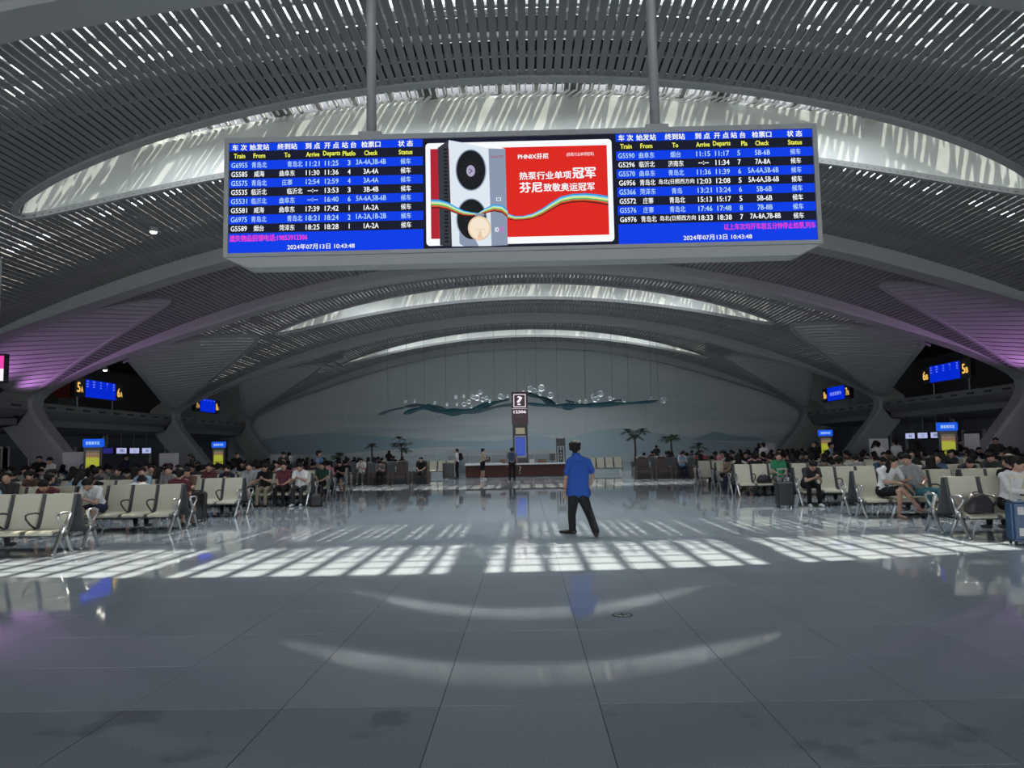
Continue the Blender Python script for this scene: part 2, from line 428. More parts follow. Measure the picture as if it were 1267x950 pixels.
# ---- spandrel panels, each slat its own piece
def clip_half(poly, n, d):     # keep points with n.p <= d
    out = []
    for i in range(len(poly)):
        p, q = poly[i], poly[(i + 1) % len(poly)]
        a, b = n[0] * p[0] + n[1] * p[1] - d, n[0] * q[0] + n[1] * q[1] - d
        if a <= 0: out.append(p)
        if a * b < 0:
            t = a / (a - b); out.append((p[0] + (q[0] - p[0]) * t, p[1] + (q[1] - p[1]) * t))
    return out
M_SPAN = mat('pale_metal_spandrel', (0.36, 0.365, 0.365), 0.42, noise=0.04)
for b in range(1, 5):
    y0, y1 = BAYS[b]; span = bay_shape(y0, y1)
    up, lo = [], []
    ax = 14.36
    while ax < 21.9:
        s = span(ax)
        if s: lo.append((ax, s[0])); up.append((ax, s[1]))
        ax += 0.12 if ax < 15.2 else 0.35
    poly0 = lo + up[::-1]
    for sx in (-1, 1):
        sp = empty('spandrel_panel', kind='structure')
        poly = [(sx * x, y) for x, y in poly0]
        dirv = Vector((-sx * 1.0, 2.7)).normalized() if True else None
        nrm = (dirv.y, -dirv.x)
        pr = [nrm[0] * p[0] + nrm[1] * p[1] for p in poly]
        t = min(pr)
        while t < max(pr):
            c = clip_half(clip_half(poly, (-nrm[0], -nrm[1]), -t), nrm, t + 0.29)
            t += 0.37
            if len(c) < 3: continue
            # the strip follows the arch: cut long strips so that they bend
            n = len(c); vb = [(x, y, zc(x) - 0.06) for x, y in c]; vt = [(x, y, zc(x) - 0.03) for x, y in c]
            MB().add(vb + vt, [tuple(range(n)), tuple(range(2 * n - 1, n - 1, -1))] + [(i, (i + 1) % n, n + (i + 1) % n, n + i) for i in range(n)]).build('slat', M_SPAN, sp)
        # rim
        rim = MB(); rings = []
        loop = [(sx * x, y) for x, y in poly0]
        cx = sum(p[0] for p in loop) / len(loop); cy = sum(p[1] for p in loop) / len(loop)
        m = len(loop)
        for i in range(m + 1):
            p = Vector(loop[i % m]); q = Vector(loop[(i + 1) % m]) - Vector(loop[i - 1]) if i < m else Vector(loop[1]) - Vector(loop[-1])
            nn = Vector((q.y, -q.x)).normalized()
            if nn.dot(p - Vector((cx, cy))) < 0: nn = -nn
            o2 = p + nn * 0.22; z = zc(p.x); z2 = zc(o2.x)
            rings.append([(p.x, p.y, z - 0.10), (o2.x, o2.y, z2 - 0.10), (o2.x, o2.y, z2 + 0.05), (p.x, p.y, z + 0.05)])
        rim.strip(rings, cap=False); rim.build('rim', M_RIB, sp)

# ---- galleries between the legs
for sx in (-1, 1):
    side = 'left' if sx < 0 else 'right'
    for b in range(0, 5):
        y0, y1 = RIBY[b] + 0.5, RIBY[b + 1] - 0.5
        ga = empty('gallery_parapet', kind='structure')
        prof = [(22.25, 4.15), (22.20, 3.80), (22.45, 3.55), (23.1, 3.12), (24.0, 2.86), (24.9, 2.80), (30, 2.80), (30, 3.1), (22.7, 3.1), (22.6, 4.15)]
        MB().prism([(sx * p, q) for p, q in prof], y0, y1).build('hull', M_HULL, ga)
        n = max(3, int((y1 - y0) / 1.45))
        slot = MB().box(-0.02, 0.02, -0.30, 0.30, -0.05, 0.05).mesh('vent_slot'); slot.materials.append(M_BLACK)
        for k in range(n):
            link('vent_slot', slot, ga, loc=(sx * 22.215, y0 + (k + 0.5) * (y1 - y0) / n, 3.95))
    MB().box(min(sx * 24.6, sx * 24.9), max(sx * 24.6, sx * 24.9), -16, 65, 0, 2.8).build('wall_' + side, M_WALL)['kind'] = 'structure'
    MB().box(min(sx * 30, sx * 30.3), max(sx * 30, sx * 30.3), -16, 66, 0, 8.2).build('trim_' + ('1' if sx < 0 else '2'), M_WALL)['kind'] = 'structure'

# ---- end wall with its pale landscape mural
def mural():
    m = bpy.data.materials.new('mural_wall'); m.use_nodes = True; nt = m.node_tree; L = nt.links; b = nt.nodes['Principled BSDF']
    geo = nt.nodes.new('ShaderNodeNewGeometry'); sep = nt.nodes.new('ShaderNodeSeparateXYZ'); L.new(geo.outputs['Position'], sep.inputs[0])
    mp = nt.nodes.new('ShaderNodeMapping'); mp.inputs['Scale'].default_value = (0.045, 0.0, 0.55); L.new(geo.outputs['Position'], mp.inputs['Vector'])
    n = nt.nodes.new('ShaderNodeTexNoise'); n.inputs['Scale'].default_value = 1.6; n.inputs['Detail'].default_value = 5; n.inputs['Distortion'].default_value = 0.8
    L.new(mp.outputs[0], n.inputs['Vector'])
    r = nt.nodes.new('ShaderNodeValToRGB'); e = r.color_ramp.elements
    e[0].position = 0.36; e[0].color = (0.40, 0.48, 0.50, 1); e[1].position = 0.60; e[1].color = (0.55, 0.59, 0.58, 1)
    L.new(n.outputs['Fac'], r.inputs['Fac'])
    zr = nt.nodes.new('ShaderNodeMapRange'); zr.inputs['From Min'].default_value = 2.5; zr.inputs['From Max'].default_value = 7.5
    L.new(sep.outputs['Z'], zr.inputs['Value'])
    mx = nt.nodes.new('ShaderNodeMix'); mx.data_type = 'RGBA'; mx.inputs['B'].default_value = (0.54, 0.575, 0.57, 1)
    L.new(zr.outputs['Result'], mx.inputs['Factor']); L.new(r.outputs['Color'], mx.inputs['A']); L.new(mx.outputs['Result'], b.inputs['Base Color'])
    b.inputs['Roughness'].default_value = 0.6
    return m
M_MURAL = mural()
wb = empty('wall_back', kind='structure')
YW = 64.0
for k in range(-12, 12):      # tall wall panels with fine joints
    x0, x1 = k * 2.5 + 0.006, (k + 1) * 2.5 - 0.006
    MB().box(x0, x1, YW, YW + 0.25, 0, roof_z((x0 + x1) / 2) + 0.3).build('wall_panel', M_MURAL, wb)
MB().box(-30, 30, YW + 0.26, YW + 0.4, 0, 13).build('wall_backing', M_WALL, wb)
def hill(pts, col, dy):
    mb = MB(); mb.prism(pts, YW - dy, YW - dy + 0.004); mb.build('mural_hill', mat('mural_hill_%d' % int(dy * 1000), col, 0.6, noise=0.08, nscale=0.3), wb)
hill([(-24, 1.6), (-24, 2.4), (-20, 3.1), (-16, 3.25), (-12, 2.9), (-7, 2.45), (-1, 2.25), (-1, 1.95), (-8, 1.9), (-16, 1.5)], (0.33, 0.44, 0.50), 0.012)
hill([(1, 1.0), (2.0, 2.0), (4.0, 2.55), (6, 3.0), (8, 3.2), (11, 2.7), (14, 2.2), (17, 1.7), (17, 1.0)], (0.38, 0.48, 0.52), 0.016)
hill([(-5, 1.0), (-5, 1.8), (-1, 2.5), (1, 2.75), (3, 2.3), (6.5, 1.6), (6.5, 1.0)], (0.37, 0.47, 0.52), 0.020)
hill([(13.5, 2.1), (15.5, 2.75), (17.5, 2.3), (19.0, 2.2), (20, 1.9), (17, 1.95)], (0.27, 0.37, 0.44), 0.024)
hill([(-20, 7.6), (-15, 7.35), (-8, 7.5), (-4, 7.7), (-9, 7.2), (-16, 7.0)], (0.53, 0.57, 0.565), 0.013)
hill([(4, 6.7), (9, 6.9), (15, 6.75), (20, 6.4), (14, 6.45), (9, 6.55)], (0.50, 0.55, 0.55), 0.014)

# ---- entrance front behind the camera: piers, transom and glass
wf = empty('wall_front', kind='structure')
fr = MB()
for k in range(-6, 7):
    fr.box(k * 5 - 0.25, k * 5 + 0.25, -16.2, -15.8, 0, 8)
fr.box(-30, 30, -16.2, -15.8, 3.0, 3.4); fr.box(-30, 30, -16.2, -15.8, 7.2, 12.5)
fr.build('front_frame', M_RIB, wf)
# ================================================================== THE BIG DEPARTURE BOARD
def ray(x, y): return CAMM @ Vector(((x - 633.5) / FPX, (475 - y) / FPX, -1.0))
def at_y(x, y, Y): d = ray(x, y); return d * (Y / d.y) + Vector((0, 0, CAM_H))
def at_x(x, y, X): d = ray(x, y); return d * (X / d.x) + Vector((0, 0, CAM_H))
def on_floor(x, y, z=0.0): d = ray(x, y); return d * ((z - CAM_H) / d.z) + Vector((0, 0, CAM_H))

def screen(name, col, s):     # lit screen: emission through a fine pixel raster
    m = mat(name, (0.006, 0.006, 0.006), 0.6, 0, 0.08, emit=col, es=s * 1.07, noise=0.1); return m
E_BLUE = screen('led_blue', (0.0, 0.045, 0.80), 1.0)
E_NAVY = screen('led_navy', (0.006, 0.008, 0.022), 1.0)
E_WHITE = screen('led_white', (0.80, 0.90, 1.0), 1.0)
E_CYAN = screen('led_pale', (0.45, 0.68, 1.0), 1.0)
E_YEL = screen('led_yellow', (0.85, 0.88, 0.10), 1.0)
E_MAG = screen('led_magenta', (0.85, 0.05, 0.62), 1.0)
E_RED = screen('led_red', (0.72, 0.018, 0.012), 1.0)
E_RED2 = screen('led_crimson', (0.42, 0.015, 0.03), 1.0)
E_PURE = screen('led_bright_white', (0.95, 0.97, 1.0), 1.0)
E_UNIT = screen('led_unit_white', (0.72, 0.80, 0.88), 1.0)
E_SIDE = screen('led_unit_side', (0.035, 0.04, 0.055), 1.0)
E_GREY = screen('led_unit_grey', (0.25, 0.31, 0.42), 1.0)
E_FAN = screen('led_fan_black', (0.008, 0.009, 0.012), 1.0)
E_HUB = screen('led_hub', (0.42, 0.38, 0.55), 1.0)
E_GOLD = screen('led_gold', (0.80, 0.58, 0.38), 1.0)
E_GOLD2 = screen('led_gold_light', (0.90, 0.78, 0.62), 1.0)
E_RIB = [screen('led_ribbon_%d' % i, c, 1.0) for i, c in enumerate([(0.02, 0.30, 0.75), (0.25, 0.65, 0.85), (0.75, 0.85, 0.25), (0.10, 0.45, 0.15), (0.70, 0.08, 0.02), (0.12, 0.01, 0.01)])]
M_FRAME = mat('screen_frame_grey', (0.30, 0.31, 0.31), 0.45, noise=0.05)

YB = 10.0
tl, tr, br, bl = (at_y(*p, YB) for p in ((281.9, 176.4), (1007.7, 161.8), (1007.7, 299.7), (285.4, 311.9)))
BX0, BX1 = (tl.x + bl.x) / 2, (tr.x + br.x) / 2
BZ0, BZ1 = (bl.z + br.z) / 2, (tl.z + tr.z) / 2
BW, BH_ = BX1 - BX0, BZ1 - BZ0
board = empty('departure_board', ((BX0 + BX1) / 2, YB, BZ0), label='huge hanging departure board with blue train tables either side of a red advertisement', cat='display board')
def bpos(u, v): return (u - 0.5) * BW, (1 - v) * BH_       # u from left, v from top -> local x, z
fr = MB()
hx = BW / 2
fr.box(-hx - .06, hx + .06, 0.0, 0.30, -0.05, BH_ + .07)
o = fr.build('cabinet', M_FRAME, board); bevel(o, 0.015)
fr = MB()
for x0, x1, z0, z1 in ((-hx - .06, hx + .06, BH_, BH_ + .07), (-hx - .06, hx + .06, -.05, 0), (-hx - .06, -hx, 0, BH_), (hx, hx + .06, 0, BH_)):
    fr.box(x0, x1, -0.035, 0.0, z0, z1)
fr.build('bezel', M_FRAME, board)
o = MB().prism([(-hx - .05, -.05), (hx + .05, -.05), (hx - .25, -.19), (-hx + .25, -.19)], 0.0, 0.30).build('lower_fairing', M_FRAME, board)
def rect(mb, u0, u1, v0, v1, dep, mi=0):
    x0, z0 = bpos(u0, v1); x1, z1 = bpos(u1, v0)
    mb.add([(x0, dep, z0), (x1, dep, z0), (x1, dep, z1), (x0, dep, z1)], [(0, 1, 2, 3)], mi)
UL, UR = 0.334, 0.6655       # the two tables' inner edges
rb = MB(); rect(rb, 0, 1, 0, 1, -0.002, 0)
ROW0, ROWH = 0.158, 0.0823
for u0, u1 in ((0, UL), (UR, 1)):
    rect(rb, u0, u1, 0.0, 0.070, -0.004, 1)
    for k in range(0, 8, 2): rect(rb, u0, u1, ROW0 + k * ROWH, ROW0 + (k + 1) * ROWH, -0.004, 1)
    rect(rb, u0, u1, ROW0 + 8 * ROWH, 1.0, -0.004, 1)
rb.build('screen', [E_NAVY, E_BLUE], board)
HEAD = ['车 次', '始发站', '终到站', '到 点', '开 点', '站 台', '检票口', '状 态']
HEADE = ['Train', 'From', 'To', 'Arrive', 'Departs', 'Platfo', 'Check', 'Status']
LROWS = ['G6955|青岛北|>青岛北|11:21|11:25|3|3A-4A,3B-4B', 'G5585|威海|曲阜东|11:30|11:36|4|3A-4A', 'G5575|青岛北|庄寨|12:54|12:59|4|3A-4A',
         'G5535|临沂北|>临沂北|--:--|13:53|3|3B-4B', 'G5531|临沂北|曲阜东|--:--|16:40|6|5A-6A,5B-6B', 'G5581|威海|曲阜东|17:39|17:42|1|1A-2A',
         'G6975|青岛北|>青岛北|18:21|18:24|2|1A-2A,1B-2B', 'G5589|烟台|菏泽东|18:25|18:28|1|1A-2A']
RROWS = ['G5590|曲阜东|烟台|11:15|11:17|5|5B-6B', 'G5296|临沂北|济南东|--:--|11:34|7|7A-8A', 'G5570|曲阜东|青岛北|11:36|11:39|6|5A-6A,5B-6B',
         'G6956|青岛北|岛北(日照西方向|12:03|12:08|5|5A-6A,5B-6B', 'G5366|菏泽东|青岛|13:21|13:24|6|5B-6B', 'G5572|庄寨|青岛北|15:13|15:17|5|5B-6B',
         'G5576|庄寨|青岛北|17:46|17:48|8|7B-8B', 'G6976|青岛北|岛北(日照西方向|18:33|18:38|7|7A-8A,7B-8B']
LC = [.052, .155, .300, .432, .530, .620, .733, .912]; RC = [.052, .156, .303, .444, .540, .625, .745, .912]
LM = lambda: MB()
rowtext = []
hcap = BH_ * 0.049
def is_cjk(s): return any(ord(c) > 0x2e80 for c in s)
for (u0, u1), rows, C in (((0, UL), LROWS, LC), ((UR, 1), RROWS, RC)):
    uu = lambda c: u0 + c * (u1 - u0)
    lm = MB(); rowtext.append(lm)
    for c, s, e in zip(C, HEAD, HEADE):
        x, z = bpos(uu(c), 0.036); put_text(lm, s, x, z, h=BH_ * 0.055, bold=0.025, mi=0, depth=-0.007)
        if u0 > 0.5 and e == 'Platfo': e = 'Pla'; c += 0.03
        x, z = bpos(uu(c), 0.114); put_text(lm, e, x, z, fixed_h=BH_ * 0.060, w=BW * (u1 - u0) * {'Train': .058, 'From': .060, 'To': .030, 'Arrive': .068, 'Departs': .088, 'Platfo': .066, 'Pla': .03, 'Check': .068, 'Status': .070}[e], bold=0.03, mi=2, depth=-0.007)
    for k, r in enumerate(rows):
        cols = r.split('|') + ['候车']; lm = MB(); rowtext.append(lm)
        v = ROW0 + (k + 0.5) * ROWH; mi = 1 if k % 2 == 0 else 0
        for j, (c, s) in enumerate(zip(C, cols)):
            dx = 0
            if s.startswith('>'): s = s[1:]; dx = 0.040
            x, z = bpos(uu(c + dx), v)
            if '照' in s: put_text(lm, s, x, z, h=BH_ * 0.052, w=BW * (u1 - u0) * 0.180, bold=0.012, mi=mi, depth=-0.007)
            elif is_cjk(s): put_text(lm, s, x, z, h=BH_ * 0.054, w=BW * (u1 - u0) * .0262 * len(s), bold=0.012, mi=mi, depth=-0.007)
            elif s.startswith('-'): put_text(lm, s, x, z, fixed_h=BH_ * 0.066, w=BW * (u1 - u0) * .052, bold=0.02, mi=mi, depth=-0.007)
            else: put_text(lm, s, x, z, fixed_h=BH_ * 0.066, w=BW * (u1 - u0) * {0: .083, 3: .070, 4: .070, 5: .0145 if s != '1' else .0042, 6: .076 if len(s) < 6 else .154}[j], bold=0.016 if s != '1' else 0.0, mi=mi, depth=-0.007)
    lm = MB(); rowtext.append(lm)
    x, z = bpos(uu(0.475 if u0 == 0 else 0.50), 0.950); put_text(lm, '2024年07月13日 10:43:48', x, z, h=BH_ * 0.050, w=BW * (u1 - u0) * 0.345, bold=0.012, mi=0, depth=-0.007)
lm = MB(); rowtext.append(lm)
x, z = bpos(UL * 0.205, 0.863); put_text(lm, '遗失物品招领电话:19853912306', x, z, h=BH_ * 0.058, w=BW * UL * 0.40, bold=0.03, mi=3, depth=-0.007)
lm = MB(); rowtext.append(lm)
x, z = bpos(UR + (1 - UR) * 0.765, 0.863); put_text(lm, '以上车次均开车前五分钟停止检票,列车', x, z, h=BH_ * 0.058, w=BW * (1 - UR) * 0.46, bold=0.02, mi=3, depth=-0.007)
for lm in rowtext: lm.build('text_row', [E_PURE, E_CYAN, E_YEL, E_MAG], board)['kind'] = 'stuff'

# the advertisement between the tables; zoom frame 520..770 x 165..310 px -> u,v
def au(zx): return (520 + zx * 250 / 1267 - 283.4) / 724.2
def av(zx, zy):
    px_, py_ = 520 + zx * 250 / 1267, 165 + zy * 145 / 735
    t = (px_ - 283.4) / 724.2; top = 176.4 - 14.6 * t; bot = 311.9 - 12.2 * t
    return (py_ - top) / (bot - top)
def apt(zx, zy): return bpos(au(zx), av(zx, zy))
def apoly(mb, pts, dep, mi=0):
    q = [apt(*p) for p in pts]; mb.add([(x, dep, z) for x, z in q], [tuple(range(len(q)))[::-1]], mi)
def rrect(x0, x1, y0, y1, r, dy=0.0, n=5):     # rounded frame in zoom px, top edge tilting by dy over its width
    P = []
    for cx, cy, a in ((x1 - r, y0 + r, -90), (x1 - r, y1 - r, 0), (x0 + r, y1 - r, 90), (x0 + r, y0 + r, 180)):
        for k in range(n + 1):
            t = R(a + 90 * k / n); P.append((cx + r * math.cos(t), cy + r * math.sin(t) + dy * (1 - 2 * (cx - x0) / (x1 - x0)) / 2))
    return P[::-1]
ad = MB()
apoly(ad, rrect(45, 1217, 50, 692, 22, 22), -0.006, 0)
apoly(ad, [(75, 660), (1186, 640), (1186, 78), (75, 98)], -0.009, 1)
apoly(ad, [(75, 660), (125, 660), (125, 97), (75, 98)], -0.010, 2)
# the white outdoor unit
AD = [('advertisement', ad)]; ad = MB(); AD.append(('pictured_unit', ad))
apoly(ad, [(130, 700), (205, 706), (190, 42), (122, 92)], -0.012, 4)
for k in range(26):
    y = 95 + k * 23; apoly(ad, [(160, y + 13), (184, y + 13), (183, y), (159, y)], -0.013, 6)
apoly(ad, [(205, 708), (452, 706), (443, 96), (300, 62), (192, 42)], -0.013, 3)
apoly(ad, [(452, 706), (553, 702), (548, 100), (443, 96)], -0.013, 5)
apoly(ad, [(443, 96), (548, 100), (520, 90), (300, 62)], -0.0135, 0)
def ell(cx, cy, rx, ry, dep, mi, n=36, a0=0, a1=360):
    apoly(ad, [(cx + rx * math.cos(R(a0 + (a1 - a0) * k / n)), cy + ry * math.sin(R(a0 + (a1 - a0) * k / n))) for k in range(n)][::-1], dep, mi)
for cy in (232, 540):
    ell(330, cy, 97, 131, -0.014, 5); ell(330, cy, 90, 124, -0.015, 6)
    for k in range(14):
        t = 2 * math.pi * k / 14
        apoly(ad, [(330 + 84 * math.cos(t) , cy + 116 * math.sin(t)), (330 + 30 * math.cos(t + .35), cy + 42 * math.sin(t + .35)), (330 + 30 * math.cos(t + .42), cy + 42 * math.sin(t + .42))], -0.0155, 4)
ell(329, 238, 27, 36, -0.017, 7)
apoly(ad, [(252, 612), (300, 655), (352, 668), (372, 706), (280, 708), (252, 690)][::-1], -0.0142, 5)
# the rainbow ribbon
ad = MB(); AD.append(('rainbow_ribbon', ad))
def ribbon(top, width, dep):
    for k in range(6):
        lo = [(x, y + w * k / 6) for (x, y), w in zip(top, width)]; hi = [(x, y + w * (k + 1) / 6) for (x, y), w in zip(top, width)]
        for i in range(len(top) - 1): apoly(ad, [hi[i], hi[i + 1], lo[i + 1], lo[i]], dep, 10 + k)
ribbon([(78, 415), (130, 418), (180, 432), (230, 460), (280, 485), (330, 497), (375, 502)], [56, 54, 50, 44, 34, 24, 14], -0.019)
ribbon([(375, 500), (420, 470), (470, 448), (520, 452), (556, 485)], [12, 34, 44, 50, 46], -0.019)
ribbon([(556, 505), (600, 522), (650, 522), (710, 508), (770, 478), (830, 438), (890, 402), (960, 386), (1040, 382), (1110, 388), (1186, 400)], [36, 28, 26, 34, 42, 48, 52, 54, 56, 58, 60], -0.019)
# the medal
ad = MB(); AD.append(('medal', ad))
ell(378, 596, 72, 76, -0.021, 8); ell(378, 596, 62, 66, -0.022, 9)
apoly(ad, [(350, 520), (412, 520), (408, 505), (352, 505)], -0.021, 5)
apoly(ad, [(365, 660), (398, 660), (388, 615), (376, 615)], -0.023, 8)
# lettering
ad = MB(); AD.append(('slogan', ad))
def atext(s, x0, x1, y0, y1, mi=0, bold=0.0):
    xa, za = apt(x0, (y0 + y1) / 2); xb, zb = apt(x1, (y0 + y1) / 2); h = (y1 - y0) * 145 / 735 / 136.7 * BH_
    put_text(ad, s, (xa + xb) / 2, (za + zb) / 2, h=h, w=abs(xb - xa), mi=mi, bold=bold, depth=-0.024)
atext('PHNIX芬尼', 628, 818, 132, 166, 0, 0.03)
atext('(热泵行业单项冠军)', 932, 1104, 126, 152, 0, 0.0)
atext('热泵行业单项', 634, 958, 246, 294, 0, 0.025); atext('冠军', 968, 1110, 222, 288, 0, 0.035)
atext('芬尼', 634, 775, 312, 376, 0, 0.035); atext('致敬奥运冠军', 785, 1102, 318, 368, 0, 0.025)
atext('PHNIX芬尼', 456, 536, 142, 160, 2); atext('PHNIX', 346, 412, 598, 612, 8)
atext('芬尼', 505, 530, 590, 620, 16, 0.02); atext('IO', 476, 498, 592, 620, 0, 0.03); atext('>', 318, 340, 222, 256, 4)
apoly(ad, [(486, 426), (516, 426), (516, 406), (486, 406)], -0.015, 0); apoly(ad, [(490, 423), (512, 423), (512, 409), (490, 409)], -0.016, 5)
for nm, ad in AD:
    o = ad.build(nm, [E_PURE, E_RED, E_RED2, E_UNIT, E_SIDE, E_GREY, E_FAN, E_HUB, E_GOLD, E_GOLD2] + E_RIB + [E_MAG], board)
    if nm in ('slogan', 'pictured_unit'): o['kind'] = 'stuff'
# hanging poles
for pxx in (459.7, 811.0):
    p = at_y(pxx, 165, YB + 0.15); x = p.x - board.location.x
    pm_ = MB(); top = zc(p.x) + 0.4 - BZ0
    pm_.tube([(x, 0.15, BH_ + 0.07), (x, 0.15, top)], 0.066, 14)
    o = pm_.build('hanging_pole', M_FRAME, board, smooth=True)
    MB().box(x - .15, x + .15, 0.0, 0.30, BH_ + .07, BH_ + .13).build('pole_bracket', M_FRAME, board)

# ================================================================== GATE BOARDS ON THE GALLERIES
E_GBLUE = screen('gate_screen_blue', (0.0, 0.02, 0.62), 1.0)
E_AMBER = screen('gate_letters_amber', (0.95, 0.55, 0.12), 1.0)
E_GTXT = screen('gate_text', (0.25, 0.33, 1.0), 1.0)
def gate_board(sx, y0, y1, z0, z1, a, b, lab, rows=3, notice=None):
    yc, w = (y0 + y1) / 2, y1 - y0
    rz = -sx * math.pi / 2            # faces the hall
    rz = math.pi / 2 if sx < 0 else -math.pi / 2
    g = empty('gate_board', (sx * 21.95, yc, z0), rz, lab, 'display board')
    h = z1 - z0; hw = w / 2
    MB().box(-hw, hw, 0, 0.22, 0, h).build('cabinet', M_BLACK, g)
    MB().box(-hw * 0.60, hw * 0.60, -0.02, 0, 0.03, h - 0.03).build('screen', E_GBLUE, g)
    t = MB()
    for s, cx in ((a, -hw * 0.80), (b, hw * 0.80)):
        put_text(t, s[0], cx - w * .028, h * .5, h=h * .50, w=w * .055, bold=0.03, mi=0, depth=-0.012); put_text(t, s[1], cx + w * .032, h * .41, h=h * .30, w=w * .045, bold=0.03, mi=0, depth=-0.012)
    if notice: put_text(t, notice, 0, h * .5, h=h * .26, w=w * .42, bold=0.02, mi=1, depth=-0.024)
    else:
        cols = ['车次', '终到站', '开点', '站台', '状态']
        for k in range(rows):
            for j, cx in enumerate((-.50, -.27, -.02, .22, .48)):
                s = cols[j] if k == 0 else [['G5570', 'G6956', 'G5366'][k % 3], ['青岛北', '曲阜东', '烟台'][k % 3], ['11:39', '12:08', '13:24'][k % 3], '56'[k % 2], '候车'][j]
                put_text(t, s, cx * w * .54, h * (0.88 - 0.14 * k), fixed_h=h * .085, bold=0.02, mi=1, depth=-0.024)
    t.build('lettering', [E_AMBER, E_GTXT], g)['kind'] = 'stuff'
    for cx in (-hw * .7, hw * .7): MB().box(cx - .03, cx + .03, 0.25, 0.31, 4.13 - z0, 0.30).box(cx - .03, cx + .03, 0.22, 0.31, 0.2, 0.26).build('bracket', M_FRAME, g)
    return g
gate_board(-1, 37.4, 42.1, 4.60, 5.54, '5A', '6A', 'blue gate board lettered 5A and 6A on the left gallery')
gate_board(1, 38.3, 43.1, 4.72, 5.65, '6B', '5B', 'blue gate board lettered 6B and 5B on the right gallery')
gate_board(-1, 51.3, 55.4, 4.55, 5.50, '7A', '8A', 'smaller blue gate board lettered 7A and 8A farther along the left gallery', rows=1)
gate_board(1, 52.5, 57.4, 4.60, 5.60, '8B', '7B', 'smaller blue gate board with one line of text farther along right gallery', notice='欢迎您乘车')
q0, q1 = at_y(5, 440, 22.0), at_y(5, 471, 22.0)
ps = empty('advertising_screen', (q0.x - .85, 22.0, q1.z), 0, 'pink and white advertising screen cut by the left picture edge', 'screen')
hs = q0.z - q1.z
MB().box(-.9, .9, 0, .16, -.06, hs + .06).build('cabinet', M_BLACK, ps)
pk = MB(); pk.box(-.85, .85, -.015, 0, hs * .48, hs, 0); pk.box(-.85, .85, -.015, 0, 0.0, hs * .48, 1); pk.build('screen', [screen('pink_screen', (0.85, 0.06, 0.42), 1.0), screen('white_screen', (1, 0.92, 0.98), 1.0)], ps)
for x in (-.6, .6): MB().tube([(x, .08, hs + .05), (x, .08, zc(q0.x - .85 + x) - q1.z - .02)], .03, 8).build('hanging_rod', M_FRAME, ps)
# red lantern box and wash lamps
for sx, side in ((-1, 'left'), (1, 'right')):
    for yv, w_ in ((29.6, 'nearer'), (32.6, 'farther')):
        wl_ = empty('wash_lamp', (sx * 21.55, yv, 3.44), label='small %s violet wash lamp on the %s gallery edge' % (w_, side), cat='lamp')
        bevel(MB().box(-.10, .10, -.10, .10, -.12, .0).build('housing', M_BLACK, wl_), .01)
        MB().box(min(sx * .08, sx * .95), max(sx * .08, sx * .95), -.02, .02, -.10, -.06).build('bracket', M_BLACK, wl_)
# red lantern box and white lamps by the left gate
rl = MB().box(-.55, .55, -.3, .3, 0, 1.1).build('red_notice_box', mat('dull_red', (0.22, 0.03, 0.02), 0.6, noise=0.1), loc=(-25.4, 42.5, 4.9)); bevel(rl, .05)
tag(rl, 'dull red square box above the 5A gate board on gallery', 'box')
bs = MB().box(-.3, .3, -.3, .3, 0, 1.79).build('box_stand', M_HULL, None, loc=(-25.4, 42.5, 3.1)); tag(bs, 'grey pedestal under the dull red box on left gallery', 'pedestal')

# ================================================================== INFORMATION TOTEMS
E_TBLUE = screen('totem_blue', (0.01, 0.10, 0.75), 1.0)
E_POST = None
def poster():
    m = bpy.data.materials.new('lit_yellow_poster'); m.use_nodes = True; nt = m.node_tree; L = nt.links; b = nt.nodes['Principled BSDF']
    tc = nt.nodes.new('ShaderNodeTexCoord'); sp = nt.nodes.new('ShaderNodeSeparateXYZ'); L.new(tc.outputs['Generated'], sp.inputs[0])
    n = nt.nodes.new('ShaderNodeTexNoise'); n.inputs['Scale'].default_value = 5; L.new(tc.outputs['Generated'], n.inputs['Vector'])
    ad_ = nt.nodes.new('ShaderNodeMath'); ad_.operation = 'MULTIPLY_ADD'; ad_.inputs[1].default_value = 0.16; L.new(n.outputs['Fac'], ad_.inputs[0]); L.new(sp.outputs['Z'], ad_.inputs[2])
    r = nt.nodes.new('ShaderNodeValToRGB'); e = r.color_ramp.elements
    e[0].position = 0.0; e[0].color = (0.32, 0.36, 0.02, 1); e[1].position = 1.0; e[1].color = (0.10, 0.08, 0.05, 1)
    x = e.new(0.80); x.color = (0.40, 0.42, 0.03, 1); x = e.new(0.88); x.color = (0.25, 0.10, 0.06, 1); x = e.new(0.96); x.color = (0.22, 0.18, 0.12, 1)
    L.new(ad_.outputs[0], r.inputs['Fac']); L.new(r.outputs['Color'], b.inputs['Emission Color']); b.inputs['Emission Strength'].default_value = 0.9
    b.inputs['Base Color'].default_value = (0.02, 0.02, 0.02, 1); return m
E_POST = poster()
def totem(x, y, rz, lab):
    g = empty('information_totem', (x, y, 0), rz, lab, 'totem')
    bevel(MB().box(-.33, .33, -.08, .08, 0, 2.0).build('body', M_BLACK, g), .015)
    bevel(MB().box(-.36, .36, -.11, .11, 2.0, 2.32).build('header', E_TBLUE, g), .02)
    MB().box(-.24, .24, -.092, -.08, .75, 1.88).build('poster', E_POST, g)
    t = MB(); put_text(t, '旅客候车区', 0, 2.16, h=.13, w=.5, bold=0.02, depth=-.115)
    put_text(t, '请看好行李', 0, 1.22, h=.10, w=.40, bold=.03, mi=1, depth=-.095); put_text(t, '有序检票', 0, 1.08, h=.10, w=.34, bold=.03, mi=1, depth=-.095)
    t.build('lettering', [E_CYAN, M_BLACK], g)['kind'] = 'stuff'
    MB().box(-.4, .4, -.2, .2, 0, .03).build('base', M_FRAME, g)
